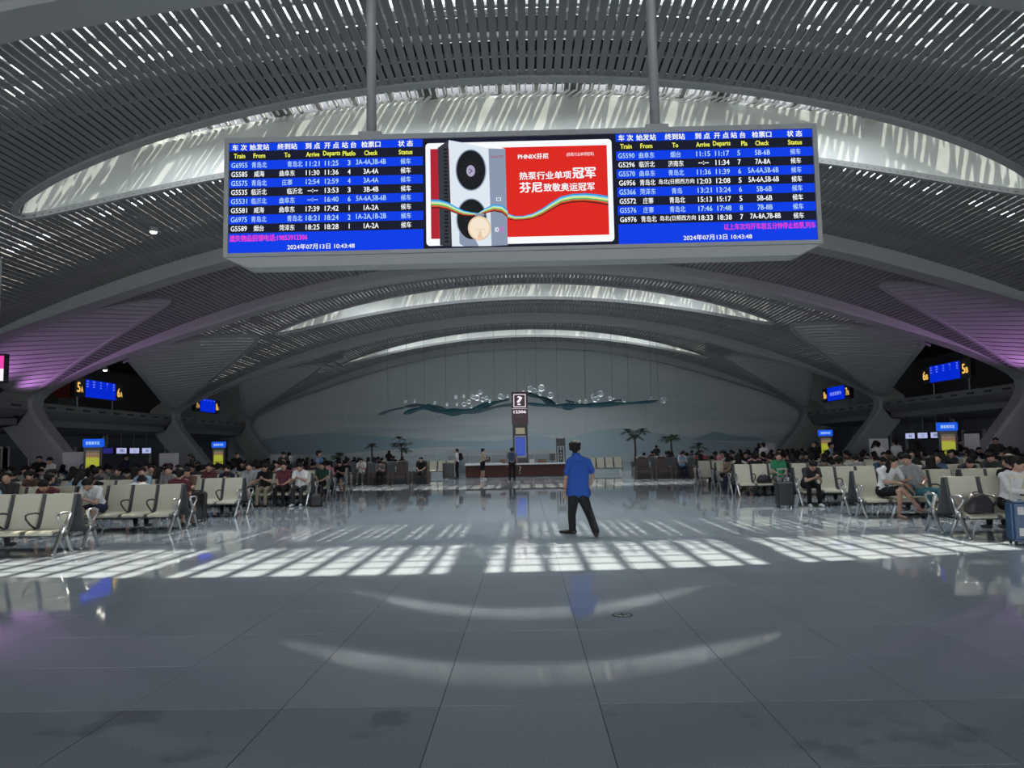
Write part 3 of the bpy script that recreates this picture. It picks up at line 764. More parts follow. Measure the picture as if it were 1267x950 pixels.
totem(-16.8, 30.0, 0.25, 'black totem with blue header and yellow poster, nearer one on the left')
totem(-16.65, 42.0, 0.2, 'black totem with blue header and yellow poster, farther one on the left')
totem(16.4, 30.5, -0.25, 'black totem with blue header and yellow poster, nearer one on the right')
totem(16.1, 42.0, -0.2, 'black totem with blue header and yellow poster, farther one on the right')

# gate walls: white piers, door openings, lit signs, clocks
M_PIER = mat('white_pier', (0.50, 0.51, 0.52), 0.5, noise=0.05)
M_DOOR = mat('dark_gate_door', (0.06, 0.065, 0.07), 0.35, noise=0.1)
E_SIGN = screen('gate_sign_white', (0.42, 0.46, 0.75), 1.0); E_SIGNB = screen('gate_sign_blue', (0.02, 0.02, 0.16), 1.0)
nd = 0
for sx, side in ((-1, 'left'), (1, 'right')):
    for y0 in (28.5, 36.0, 50.5):
        for k in range(3):
            yy = y0 + 1.0 + k * 3.0; nd += 1
            d = empty('door_%d' % nd, (sx * 24.55, yy, 0), kind='structure')
            MB().box(-.05, .05, -.95, .95, 0, 2.1).build('leaf', M_DOOR, d)
            MB().box(-.08, .08, -1.05, -.95, 0, 2.2).build('jamb', M_PIER, d); MB().box(-.08, .08, .95, 1.05, 0, 2.2).build('jamb', M_PIER, d)
    rz = math.pi / 2 if sx < 0 else -math.pi / 2
    for k, yy in enumerate((43.6, 45.1, 46.6, 48.1)):
        kk = k if sx < 0 else 3 - k
        col = E_SIGNB if k == 0 else E_SIGN
        g = empty('lit_gate_sign', (sx * 23.6, yy, 1.78), rz, ['dark blue unlit sign at the near end of the %s gate sign row', 'white lit sign next to the dark blue one in the %s gate row', 'white lit sign with a figure in middle of the %s gate row', 'white lit sign at the far end of the %s gate row'][k] % side, 'sign')
        MB().box(-.58, .58, 0, .08, 0, .36).build('case', M_BLACK, g); MB().box(-.55, .55, -.012, 0, .02, .34).build('face', col, g)
        if k: 
            t = MB(); put_text(t, ['', '检票口', '人工', '进站'][k], .05, .18, h=.18, bold=0.02, depth=-.016); t.build('lettering', M_BLACK, g)['kind'] = 'stuff'
        MB().box(-.03, .03, .02, .06, .36, 1.28).build('hanger', M_FRAME, g)
    ck = empty('wall_clock', (sx * 24.3, 44.6, 2.55), rz, 'round grey wall clock above the gates on the %s side' % side, 'clock')
    ring = [(0.42 * math.cos(2 * math.pi * k / 24), 0, .42 * math.sin(2 * math.pi * k / 24)) for k in range(24)]
    MB().tube(ring, .04, 6, closed=True).build('rim', M_BLACK, ck); 
    MB().prism([(p[0], p[2]) for p in ring], 0.0, 0.04).build('face', mat('clock_face', (0.4, 0.4, 0.4), .5, noise=.05), ck)
    MB().box(-.015, .015, -.02, 0, 0, .3).box(-.2, 0, -.02, 0, -.015, .015).build('hands', M_BLACK, ck)
    MB().box(-.08, .08, .04, .30, -.08, .08).build('mount', M_BLACK, ck)
def stand_board(x, y, w, h, col, lab, rz=0, patch=None):
    g = empty('notice_stand', (x, y, 0), rz, lab, 'notice board')
    bevel(MB().box(-w / 2, w / 2, -.04, .04, .05, h).build('panel', col, g), .01)
    MB().box(-w / 2, -w / 2 + .08, -.25, .25, 0, .05).build('foot', M_FRAME, g); MB().box(w / 2 - .08, w / 2, -.25, .25, 0, .05).build('foot', M_FRAME, g)
    if patch: MB().box(-w * .25, w * .2, -.05, -.04, h * .55, h * .72).build('mark', patch, g)
M_WB = mat('white_board', (0.55, 0.55, 0.56), .5, noise=.04)
M_PINKP = mat('pink_print', (0.5, 0.15, 0.22), .5, noise=.1)
p = at_y(209, 563, 40.0); stand_board(p.x, 40.0, .95, 1.75, M_WB, 'white notice board with a pink mark by the left gates', .2, M_PINKP)
p = at_y(92, 563, 33.0); stand_board(p.x, 33.0, .9, 1.85, M_WB, 'plain white partition board beside the nearer left totem', .2)
p = at_y(1087, 545, 40.0); stand_board(p.x, 40.0, .9, 1.8, M_WB, 'white notice board behind two standing people in white shirts', -.2)
p = at_y(1202, 540, 34.0); stand_board(p.x, 34.0, .6, 1.9, M_WB, 'plain white partition board beside the nearer right totem', -.2)
p = at_y(341, 564, 50.0); stand_board(p.x, 50.0, .65, 1.6, M_WB, 'small white board far behind the left seats', .1)
p = at_y(952, 551, 50.0); stand_board(p.x, 50.0, .7, 1.7, M_WB, 'small white board far behind the right seats', -.1)

# ================================================================== SERVICE COUNTER AND KIOSK PILLAR
M_CTOP = mat('counter_white_top', (0.62, 0.63, 0.64), .3, noise=.04)
M_CFRONT = mat('counter_red_brown', (0.075, 0.032, 0.027), .7, 0, .2, noise=.15, nscale=3)
M_MAROON = mat('maroon_panel', (0.055, 0.018, 0.028), .4, noise=.1)
cx0, cx1, cy = -3.45, 2.75, 44.6
ct = empty('service_counter', ((cx0 + cx1) / 2, cy, 0), label='long red-brown service counter with white top around the question mark pillar', cat='counter')
hw = (cx1 - cx0) / 2
bevel(MB().box(-hw, hw, 0, .75, .06, .72).build('body', M_CFRONT, ct), .02)
bevel(MB().box(-hw - .04, hw + .04, -.05, .95, .72, .80).build('top', M_CTOP, ct), .015)
MB().box(-hw + .05, hw - .05, .04, .7, 0, .06).build('plinth', M_BLACK, ct)
bevel(MB().box(-hw, -hw + 2.1, .02, .08, .80, 0.86).build('ledge', M_CTOP, ct), .01)
t = MB(); put_text(t, '?', .02, .42, h=.46, bold=.0, depth=-.008); t.build('lettering', mat('pale_mark', (.35, .33, .33), .5, noise=.05), ct)['kind'] = 'stuff'
kp = empty('kiosk_pillar', (-.29, 46.0, 0), label='tall dark pillar with a white question mark and blue screen behind counter', cat='pillar')
bevel(MB().box(-.44, .44, -.3, .3, 0, 3.05).build('shaft', M_BLACK, kp), .02)
bevel(MB().box(-.48, .48, -.33, .33, 3.05, 4.98).build('head', M_MAROON, kp), .02)
E_SGN = screen('sign_white', (0.92, 0.85, 0.92), 1.0)
q = MB()
for x0, x1, z0, z1 in ((-.36, .36, 4.80, 4.84), (-.36, .36, 4.08, 4.12), (-.36, -.32, 4.12, 4.80), (.32, .36, 4.12, 4.80)): q.box(x0, x1, -.345, -.33, z0, z1)
q.box(-.46, .46, -.345, -.33, 3.98, 4.00); put_text(q, '?', 0, 4.46, h=.52, w=.28, bold=.022, depth=-.345); put_text(q, '12306', 0, 3.80, h=.17, w=.72, bold=.04, depth=-.345)
q.build('lit_lettering', E_SGN, kp)['kind'] = 'stuff'
t = MB(); put_text(t, '客服中心', 0, 3.53, h=.12, w=.62, depth=-.345); t.build('dim_lettering', mat('dim_mark', (.16, .10, .12), .5, noise=.05), kp)['kind'] = 'stuff'
MB().box(-.27, .27, -.315, -.30, 2.50, 2.86).build('notice', mat('cream_notice', (.55, .47, .30), .6, noise=.08), kp)
MB().box(-.34, .34, -.33, -.30, 1.10, 2.40).build('screen_frame', M_FRAME, kp)
b_ = MB(); b_.box(-.29, .29, -.338, -.33, 1.24, 2.30); b_.build('screen', screen('kiosk_blue', (0.035, 0.07, 0.38), 1.0), kp)
t = MB()
for k in range(9): put_text(t, 'G5%d%d  青岛北  %d:%02d' % (5 + k % 4, 70 + k, 11 + k, 7 * k), 0, 2.2 - k * .105, h=.055, w=.5, depth=-.342)
t.build('lettering', screen('kiosk_text', (.2, .28, .6), 1.0), kp)['kind'] = 'stuff'
wl = empty('glass_partition', (-1.55, 51.2, 0), label='low pale partition with grey panels behind the service counter', cat='partition')
for k in range(5):
    MB().box(-3.55 + k * 1.42, -3.55 + (k + 1) * 1.42 - .04, -.03, .03, .10, 1.25).build('panel', mat('partition_grey', (.22, .26, .29), .25, noise=.1), wl)
MB().box(-3.6, 3.6, -.05, .05, 1.25, 1.62).build('top_band', mat('partition_band', (.42, .46, .48), .4, noise=.08), wl)
MB().box(-3.6, 3.6, -.05, .05, 0, .10).build('base_rail', M_FRAME, wl)
st = empty('dark_sign_stand', (2.1, 46.3, 0), label='narrow dark sign stand with white vertical lettering at the counter end', cat='sign')
for x in (-.24, .24): MB().box(x - .03, x + .03, -.03, .03, 0, 2.25).build('post', M_BLACK, st)
MB().box(-.21, .21, -.02, .02, 1.75, 2.2).build('header', M_BLACK, st); MB().box(-.14, .14, -.02, .02, .8, 1.7).build('panel', M_DARK, st)
t = MB()
for k, s in enumerate('军人优先'): put_text(t, s, 0, 1.58 - k * .2, h=.16, depth=-.025)
t.build('lettering', mat('white_print', (.7, .7, .7), .5, noise=.05), st)['kind'] = 'stuff'
MB().box(-.35, .35, -.2, .2, 0, .03).build('base', M_FRAME, st)
# things on the counter
M_WOOD = mat('brown_wood', (.14, .07, .04), .5, noise=.2)
for i, (x, w, h, m_, nm, lab) in enumerate([(-2.2, .34, .26, M_BLACK, 'computer_monitor', 'black computer monitor on the counter left of the pillar'), (-1.35, .3, .22, M_WOOD, 'brochure_box', 'brown brochure box on the counter near the standing woman'),
      (.35, .26, .20, M_WB, 'desk_lamp_box', 'small bright white box on the counter right of the pillar'), (.95, .5, .18, M_WOOD, 'wooden_tray', 'brown wooden tray on the counter right of the pillar'), (1.55, .34, .40, M_BLACK, 'computer_monitor', 'black computer monitor near the right end of counter')]):
    g = empty(nm, (x, cy + .6, .802), label=lab, cat='monitor' if 'monitor' in nm else 'box')
    if 'monitor' in nm:
        bevel(MB().box(-w / 2, w / 2, -.02, .02, .12, .12 + h).build('screen', m_, g), .008); MB().box(-.03, .03, -.015, .015, 0, .13).build('neck', m_, g); MB().box(-.1, .1, -.08, .08, 0, .015).build('base', m_, g)
    else:
        bevel(MB().box(-w / 2, w / 2, -.12, .12, 0, h).build('body', m_, g), .01); MB().box(-w / 2 + .02, w / 2 - .02, -.10, .10, h, h + .012).build('lid', m_, g)

# ================================================================== HANGING WAVE SCULPTURE
M_TEAL = mat('teal_glass_ribbon', (0.018, 0.085, 0.11), .55, 0, .2, noise=.25, nscale=1.5)
M_TEAL2 = mat('pale_teal_ribbon', (0.07, 0.12, 0.135), .55, 0, .2, noise=.2, nscale=1.5)
M_BUB = mat('clear_bubble', (0.85, 0.9, 0.92), .05, noise=.05, trans=0.75)
YS = 52.0
sc_ = empty('wave_sculpture', (0, YS, 4.5), label='teal wave ribbons with glass bubbles hung on wires before the mural', cat='sculpture')
def wave(keys, wid, y, m_):
    ks = [at_y(a, b, YS) for a, b in keys]; pts = []
    for i in range(len(ks) - 1):
        p0, p1, p2, p3 = ks[max(i - 1, 0)], ks[i], ks[i + 1], ks[min(i + 2, len(ks) - 1)]
        for k in range(8):
            t = k / 8; pts.append(0.5 * ((2 * p1) + (p2 - p0) * t + (2 * p0 - 5 * p1 + 4 * p2 - p3) * t * t + (3 * p1 - p0 - 3 * p2 + p3) * t ** 3))
    pts.append(ks[-1]); n = len(pts); rings = []
    for i, p in enumerate(pts):
        w = wid * math.sin(math.pi * (i + .4) / n) ** .5 * (0.8 + .35 * math.sin(i * .45))
        rings.append([(p.x, y - .35 - .01, p.z - 4.5 + w * .5), (p.x, y + .35, p.z - 4.5 - w * .5), (p.x, y + .35, p.z - 4.5 - w * .5 + .03), (p.x, y - .35 - .01, p.z - 4.5 + w * .5 + .03)])
    MB().strip(rings).build('ribbon', m_, sc_, smooth=True)
wave([(500, 512), (515, 507), (530, 504), (545, 509), (562, 510), (585, 507), (606, 500), (630, 494)], .42, 0, M_TEAL)
wave([(500, 503), (520, 501), (540, 504), (560, 509), (590, 508), (620, 502), (645, 500)], .26, .5, M_TEAL2)
wave([(652, 488), (664, 490), (676, 496), (690, 502), (705, 503), (722, 502), (745, 501)], .42, 0, M_TEAL)
wave([(652, 500), (672, 502), (695, 503), (720, 503), (750, 501), (785, 499), (812, 497)], .26, -.4, M_TEAL)
wave([(700, 495), (720, 500), (745, 500), (765, 495), (772, 496)], .14, .4, M_TEAL2)
wave([(468, 513), (482, 508), (500, 504)], .10, .3, M_TEAL2)
bub = MB().lathe([(.001, -1), (.38, -.92), (.71, -.71), (.92, -.38), (1, 0), (.92, .38), (.71, .71), (.38, .92), (.001, 1)], 12).mesh('bubble', True); bub.materials.append(M_BUB)
rb_ = random.Random(5)
spots = [(502, 497, 2.2), (513, 496, 2), (526, 499, 2.2), (538, 498, 2), (544, 514, 2.5), (553, 500, 2), (565, 500, 2), (574, 500, 3), (580, 497, 3), (564, 491, 2.4), (574, 490, 2), (585, 491, 3), (590, 492, 4), (594, 485, 3.2), (597, 494, 3), (602, 492, 2.6), (606, 496, 2.4), (619, 490, 3.4), (622, 492, 2.6), (628, 490, 2),
         (656, 481, 4), (661, 484, 4.4), (670, 480, 4.6), (668, 487, 3), (681, 489, 4.2), (688, 501, 2.2), (694, 502, 2.4), (706, 498, 2.6), (717, 497, 2), (725, 497, 2.8), (733, 490, 2.6), (736, 494, 3.8), (743, 487, 4.2), (740, 492, 3), (755, 493, 3), (760, 495, 2.6), (772, 495, 3), (806, 494, 3.4), (821, 495, 4), (600, 500, 2), (640, 489, 2.5), (648, 486, 3), (674, 494, 2.6), (583, 503, 2), (712, 500, 2)]
for x, y, r in spots:
    p = at_y(x, y, YS + rb_.uniform(-.5, .5)); o = link('bubble', bub, sc_, loc=(p.x, p.y - YS, p.z - 4.5)); s = r * YS / FPX * .95; o.scale = (s, s, s)
M_WIRE = mat('steel_wire', (.10, .11, .11), .5, .5, noise=.1)
for x in (480, 503, 525, 552, 580, 612, 640, 664, 690, 725, 758, 778, 806, 815):
    p = at_y(x, 498, YS); top = zc(p.x) - .016 - 4.5
    MB().box(p.x - .009, p.x + .009, -.009, .009, p.z - 4.5 - .05, top).build('wire', M_WIRE, sc_)

# ================================================================== PALMS
M_FROND = mat('palm_green', (0.025, 0.05, 0.025), .6, noise=.3, nscale=5)
M_TRUNK = mat('palm_trunk', (0.07, 0.055, 0.045), .8, noise=.3, nscale=10, bump=.3)
M_POT = mat('planter_grey', (.12, .12, .12), .6, noise=.1)
def palm(x, top, y, heads, trunk_h, lab, fr_len, seed):
    rg = random.Random(seed); g = empty('potted_palm', (x, y, 0), label=lab, cat='palm')
    MB().lathe([(.28, 0), (.36, .5), (.38, .55), (.32, .55), (.31, .48)], 14).build('planter', M_POT, g, smooth=True)
    MB().tube([(0, 0, .45), (.03, 0, trunk_h * .6), (0, 0, trunk_h)], [.09, .07, .055], 8).build('trunk', M_TRUNK, g, smooth=True)
    for hx, hz in heads:
        if hx or hz: MB().tube([(0, 0, trunk_h - .1), (hx * .6, 0, trunk_h + hz * .4), (hx, 0, trunk_h + hz)], .03, 6).build('branch', M_TRUNK, g, smooth=True)
        for k in range(16):
            a = 2 * math.pi * k / 16 + rg.uniform(-.2, .2); el = rg.uniform(.15, 1.25); L = fr_len * rg.uniform(.8, 1.15)
            mb = MB(); prev = None; P = []
            for i in range(7):
                t = i / 6; r_ = L * t * math.cos(el) + .04; zz = L * t * math.sin(el) - .55 * L * t * t
                P.append(Vector((hx + r_ * math.cos(a), r_ * math.sin(a), trunk_h + hz + zz)))
            side = Vector((-math.sin(a), math.cos(a), 0))
            for i in range(1, 7):
                for s_ in (-1, 1):
                    for h_ in (0, .5):
                        b0 = P[i - 1].lerp(P[i], h_); w = .36 * L * math.sin(math.pi * (i - .4 + h_ * .9) / 7.2)
                        tip = b0 + side * s_ * w + (P[i] - P[i - 1]) * .9 - Vector((0, 0, .22 * w)); u = (P[i] - P[i - 1]) * .55
                        mb.add([b0, b0 + u, tip], [(0, 1, 2)])
            mb.tube(P, .008, 4)
            mb.build('frond', M_FROND, g)
palm(-13.58, 0, 56.5, [(0, 0)], 1.30, 'small bushy potted palm, leftmost of the left three', .75, 1)
palm(-11.19, 0, 56.5, [(0, 0)], 1.98, 'single-headed potted palm with bare trunk in middle of left three', .62, 2)
palm(-9.02, 0, 56.5, [(0, .2), (-.5, .25), (.45, .3), (.3, -.15), (-.15, .7)], 1.82, 'tall many-headed potted palm nearest the mural centre on the left', .52, 3)
palm(7.93, 0, 56.5, [(0, 0), (-.45, .35), (.5, .4)], 2.29, 'tall potted palm with forked crown right of the counter', .70, 4)
palm(10.54, 0, 56.5, [(0, 0), (-.3, .05), (.25, .1)], 2.08, 'round-crowned potted palm in the middle of right three', .66, 5)
palm(12.50, 0, 56.5, [(0, 0)], 1.56, 'small potted palm, rightmost of the right three', .68, 6)
# ================================================================== SEAT BENCHES
M_SEAT = mat('cream_seat', (0.56, 0.54, 0.43), .38, noise=.05, nscale=3)
M_SHELL = mat('grey_seat_shell', (0.10, 0.105, 0.11), .45, noise=.08)
M_ALU = mat('cast_aluminium', (0.50, 0.51, 0.51), .28, 0.85, noise=.06)
M_ARM = mat('dark_arm', (0.06, 0.06, 0.065), .4, .4, noise=.1)
def seat_profile(off):      # (y,z) centreline of the seat, front to top of back
    P = [(-.212, .335), (-.209, .356), (-.19, .372), (-.13, .376), (-.02, .372), (.08, .382), (.165, .392), (.215, .44), (.255, .54), (.295, .69), (.335, .83), (.365, .955), (.372, .985)]
    out = []
    for i, (y, z) in enumerate(P):
        a, b = P[max(0, i - 1)], P[min(len(P) - 1, i + 1)]; t = Vector((b[0] - a[0], b[1] - a[1])).normalized()
        out.append((y + t.y * off, z - t.x * off))
    return out
def shell_mesh(name, hw, off0, off1, m):
    mb = MB(); a, b = seat_profile(off0), seat_profile(off1); rings = []
    for (y0, z0), (y1, z1) in zip(a, b): rings.append([(-hw, y0, z0), (hw, y0, z0), (hw, y1, z1), (-hw, y1, z1)])
    mb.strip(rings); me = mb.mesh(name); bm = bmesh.new(); bm.from_mesh(me); bmesh.ops.recalc_face_normals(bm, faces=bm.faces)
    bmesh.ops.bevel(bm, geom=[e for e in bm.edges if e.calc_face_angle(0) > 1.0], offset=.012, segments=2, affect='EDGES'); bm.to_mesh(me); bm.free()
    me.materials.append(m)
    for p in me.polygons: p.use_smooth = False
    return me
ME_CUSH = shell_mesh('cushion', .232, -.028, .006, M_SEAT)
ME_SHELL = shell_mesh('seat', .268, .008, .040, M_SHELL)
def leg_mesh():
    mb = MB()
    for s in (-1, 1):
        mb.tube([(0, .03, .40), (0, .03 + s * .07, .32), (0, .03 + s * .25, .045), (0, .03 + s * .29, .012)], [.045, .036, .024, .022], 8)
    mb.tube([(-.03, .03, .385), (.03, .03, .385)], .06, 10)
    me = mb.mesh('leg', True); me.materials.append(M_ALU); return me
ME_LEG = leg_mesh()
def loop_mesh(m, endarm):
    mb = MB(); pts = [(0, .10, .43), (0, -.02, .50), (0, -.14, .60), (0, -.15, .655), (0, -.06, .685), (0, .10, .685), (0, .21, .665)]
    mb.tube(pts, .017 if not endarm else .022, 7)
    if endarm: mb.tube([(0, .03, .40), (0, .10, .52), (0, .20, .665)], .028, 7)
    me = mb.mesh('armrest', True); me.materials.append(m); return me
ME_ARM, ME_END = loop_mesh(M_ARM, False), loop_mesh(M_ALU, True)
ME_BEAM = {}
SP = 0.545
def bench(x, y, rz, n, label, group='cream waiting hall benches'):
    g = empty('waiting_bench', (x, y, 0), rz, label, 'bench', group)
    if n not in ME_BEAM:
        me = MB().box(-n * SP / 2 - .03, n * SP / 2 + .03, -.01, .07, .295, .35).mesh('beam'); me.materials.append(M_ARM); ME_BEAM[n] = me
    link('beam', ME_BEAM[n], g)
    for k in range(n):
        sx = (k - (n - 1) / 2) * SP
        s = link('seat', ME_SHELL, g, loc=(sx, 0, 0)); link('cushion', ME_CUSH, s)
    for k in (0, n):
        link('leg', ME_LEG, g, loc=((k - n / 2) * SP * .985, 0, 0))
    for k in range(n + 1):
        link('armrest', ME_END if k in (0, n) else ME_ARM, g, loc=((k - n / 2) * SP, 0, 0))
    return g
ROWY = {-1: [13.0, 16.5, 20.3, 24.0, 27.6, 31.2], 1: [13.1, 16.9, 20.4, 24.6, 28.2, 31.6]}
ENDX = {-1: [7.76, 7.45, 7.5, 6.7, 7.0, 7.2], 1: [7.15, 7.15, 7.05, 6.6, 6.9, 7.0]}
BACK = 0.90
SEATS = {}                 # free seats: (side,row,front/back) -> list of world x,y
for sx, side in ((-1, 'left'), (1, 'right')):
    for r, y in enumerate(ROWY[sx]):
        lim = 0.66 * (y + 1.2) + 1.2
        n = 4 if r != 3 or sx < 0 else 3
        k = 0; x = ENDX[sx][r]
        while x < lim and k < 6:
            w = n * SP
            cx = sx * (x + w / 2)
            where = '%s row of the %s block, %s' % (ORD[r], side, ['at the aisle end', 'second from the aisle', 'third from the aisle', 'fourth from the aisle', 'fifth from the aisle', 'sixth from the aisle'][k])
            bench(cx, y, 0, n, 'cream bench facing the viewer, ' + where)
            bench(cx, y + BACK, math.pi, n, 'cream bench facing the mural, ' + where)
            for q in range(n):
                px_ = sx * (x + (q + .5) * SP)
                SEATS.setdefault((sx, r, 0), []).append((px_, y)); SEATS.setdefault((sx, r, 1), []).append((px_, y + BACK))
            x += w + .16; k += 1; n = 4
for i, x in enumerate((-5.55, 4.95)):
    bench(x, 48.7, 0, 4, ['cream bench in the sun left of the service counter', 'cream bench in the sun right of the service counter'][i])
    bench(x, 49.6, math.pi, 4, ['cream bench facing the mural left of the counter', 'cream bench facing the mural right of the counter'][i])

# brown massage chairs in the far rows
M_BROWN = mat('brown_leather', (0.085, 0.06, 0.052), .45, noise=.15, nscale=4)
M_BROWN2 = mat('dark_base', (0.018, 0.016, 0.016), .5, noise=.1)
def massage_proto():
    g = empty('massage_chair', label='x', cat='chair')
    bevel(MB().box(-.33, .33, -.35, .42, .0, .30).build('base', M_BROWN2, g), .03)
    bevel(MB().box(-.27, .27, -.30, .25, .28, .41).build('seat', M_BROWN, g), .05)
    o = MB().prism([(.18, .40), (.36, .40), (.52, 1.10), (.40, 1.14), (.33, 1.08)], -.29, .29, 'x').build('backrest', M_BROWN, g); bevel(o, .04)
    for s in (-1, 1): bevel(MB().box(s * .38 - .08, s * .38 + .08, -.32, .35, .0, .62).build('armrest', M_BROWN, g), .04)
    bevel(MB().box(-.2, .2, .30, .42, .95, 1.1).build('head_pad', M_BROWN2, g), .03)
    return g
MC0 = massage_proto(); first_mc = True
MCPOS = []
for sx, side, xs, y in ((-1, 'left', [-5.2 - .98 * k for k in range(9)], 38.6), (1, 'right', [5.9 + .98 * k for k in range(10)], 39.4)):
    for k, x in enumerate(xs):
        g = MC0 if first_mc else copy_tree(MC0); first_mc = False
        g.location = (x, y, 0); g['label'] = 'brown massage chair in the far %s row, %s from the aisle' % (side, ORD[k]); g['group'] = 'brown massage chairs in the far rows'; MCPOS.append((sx, x, y))

# ================================================================== PEOPLE
def capsule(mb, p, q, r1, r2, n=10, sx=1.0):
    p, q = Vector(p), Vector(q); d = q - p
    if d.length < 1e-4: d = Vector((0, 0, 1e-3)); q = p + d
    t = d.normalized(); u = t.cross(Vector((0, 0, 1)) if abs(t.z) < .9 else Vector((1, 0, 0))).normalized(); w = t.cross(u); rings = []
    for a in (-90, -60, -30, 0):
        c, s = math.cos(R(a)), math.sin(R(a)); rings.append([p + t * (r1 * s) + (u * math.cos(2 * math.pi * k / n) + w * math.sin(2 * math.pi * k / n)) * max(r1 * c, 1e-4) for k in range(n)])
    for a in (0, 30, 60, 90):
        c, s = math.cos(R(a)), math.sin(R(a)); rings.append([q + t * (r2 * s) + (u * math.cos(2 * math.pi * k / n) + w * math.sin(2 * math.pi * k / n)) * max(r2 * c, 1e-4) for k in range(n)])
    mb.strip(rings)
SKIN, TOP, LOW, SHOE, HAIR, EYE = range(6)
M_SKIN = mat('skin', (0.42, 0.25, 0.18), .5, noise=.06)
M_HAIR = mat('black_hair', (0.012, 0.010, 0.010), .75, 0, .2, noise=.2, nscale=30)
M_EYE = mat('eye_dark', (0.02, 0.015, 0.012), .3, noise=.1)
M_SHOE = mat('dark_shoe', (0.02, 0.02, 0.022), .4, noise=.1)
M_WSHOE = mat('white_shoe', (0.6, 0.6, 0.6), .5, noise=.05)
def body_mesh(name, caps, voxel, jitter=0.0):
    """one continuous body grown from overlapping limbs; caps: (p, q, r1, r2, zone)"""
    mb = MB()
    for p, q, r1, r2, _z in caps: capsule(mb, p, q, r1, r2)
    me = mb.mesh('raw'); o = bpy.data.objects.new('raw', me); COL.objects.link(o)
    bm = bmesh.new(); bm.from_mesh(me); bmesh.ops.recalc_face_normals(bm, faces=bm.faces); bm.to_mesh(me); bm.free()
    md = o.modifiers.new('r', 'REMESH'); md.mode = 'VOXEL'; md.voxel_size = voxel
    sm = o.modifiers.new('s', 'SMOOTH'); sm.iterations = 2; sm.factor = .5
    dg = bpy.context.evaluated_depsgraph_get(); out = bpy.data.meshes.new_from_object(o.evaluated_get(dg)); out.name = name
    bpy.data.objects.remove(o); bpy.data.meshes.remove(me)
    n = len(out.vertices); co = np.empty(n * 3, np.float32); out.vertices.foreach_get('co', co); co = co.reshape(-1, 3).astype(np.float64)
    best = np.full(n, 1e9); zone = np.zeros(n, np.int32)
    for p, q, r1, r2, z in caps:
        p = np.array(p, float); q = np.array(q, float); d = q - p; L2 = max(d @ d, 1e-9)
        t = np.clip(((co - p) @ d) / L2, 0, 1); dist = np.linalg.norm(co - p - t[:, None] * d, axis=1) - (r1 + (r2 - r1) * t)
        if z == EYE: dist = dist - .001
        m = dist < best; best[m] = dist[m]; zone[m] = z
    if jitter:
        from mathutils import noise as mn
        cl = np.where((zone == TOP) | (zone == LOW))[0]
        for i in cl: co[i] += np.array(mn.noise_vector(Vector(co[i]) * 9.0)) * jitter
        out.vertices.foreach_set('co', co.astype(np.float32).ravel())
    pv = np.empty(len(out.polygons) * 4, np.int32)
    mi = np.array([np.bincount(zone[list(p.vertices)]).argmax() for p in out.polygons], np.int32)
    out.materials.clear()
    for m in (M_SKIN, M_BLACK, M_BLACK, M_SHOE, M_HAIR, M_EYE): out.materials.append(m)
    out.polygons.foreach_set('material_index', mi); out.polygons.foreach_set('use_smooth', [True] * len(mi)); out.update()
    return out
def lerp(a, b, t): return tuple(a[i] + (b[i] - a[i]) * t for i in range(3))
def hand_caps(wr, direction, side, curl=.5, s=1.0, flip=1):
    """palm, four bent fingers and a thumb; direction: where the hand points; side: across the knuckles (towards the thumb)"""
    d = Vector(direction).normalized(); k = Vector(side); k = (k - d * k.dot(d)).normalized(); nrm = d.cross(k) * flip; w = Vector(wr); C = []
    for o in (-.024, 0, .024): C.append((w + d * .012 * s + k * o * .6 * s, w + d * .085 * s + k * o * s, .017 * s, .015 * s, SKIN))
    for i, (o, L) in enumerate(((.034, .070), (.012, .078), (-.011, .073), (-.033, .058))):
        b = w + d * .088 * s + k * o * s; d1 = (d * math.cos(curl * .6) + nrm * math.sin(curl * .6)); m = b + d1 * L * .5 * s
        d2 = (d * math.cos(curl * 1.7) + nrm * math.sin(curl * 1.7)); C.append((b, m, .0098 * s, .009 * s, SKIN)); C.append((m, m + d2 * L * .55 * s, .009 * s, .0075 * s, SKIN))
    b = w + d * .03 * s + k * .03 * s; m = b + (d * .7 + k * .55 + nrm * .25).normalized() * .042 * s
    C.append((b, m, .013 * s, .0115 * s, SKIN)); C.append((m, m + (d * .9 + nrm * .35).normalized() * .032 * s, .0115 * s, .009 * s, SKIN)); return C
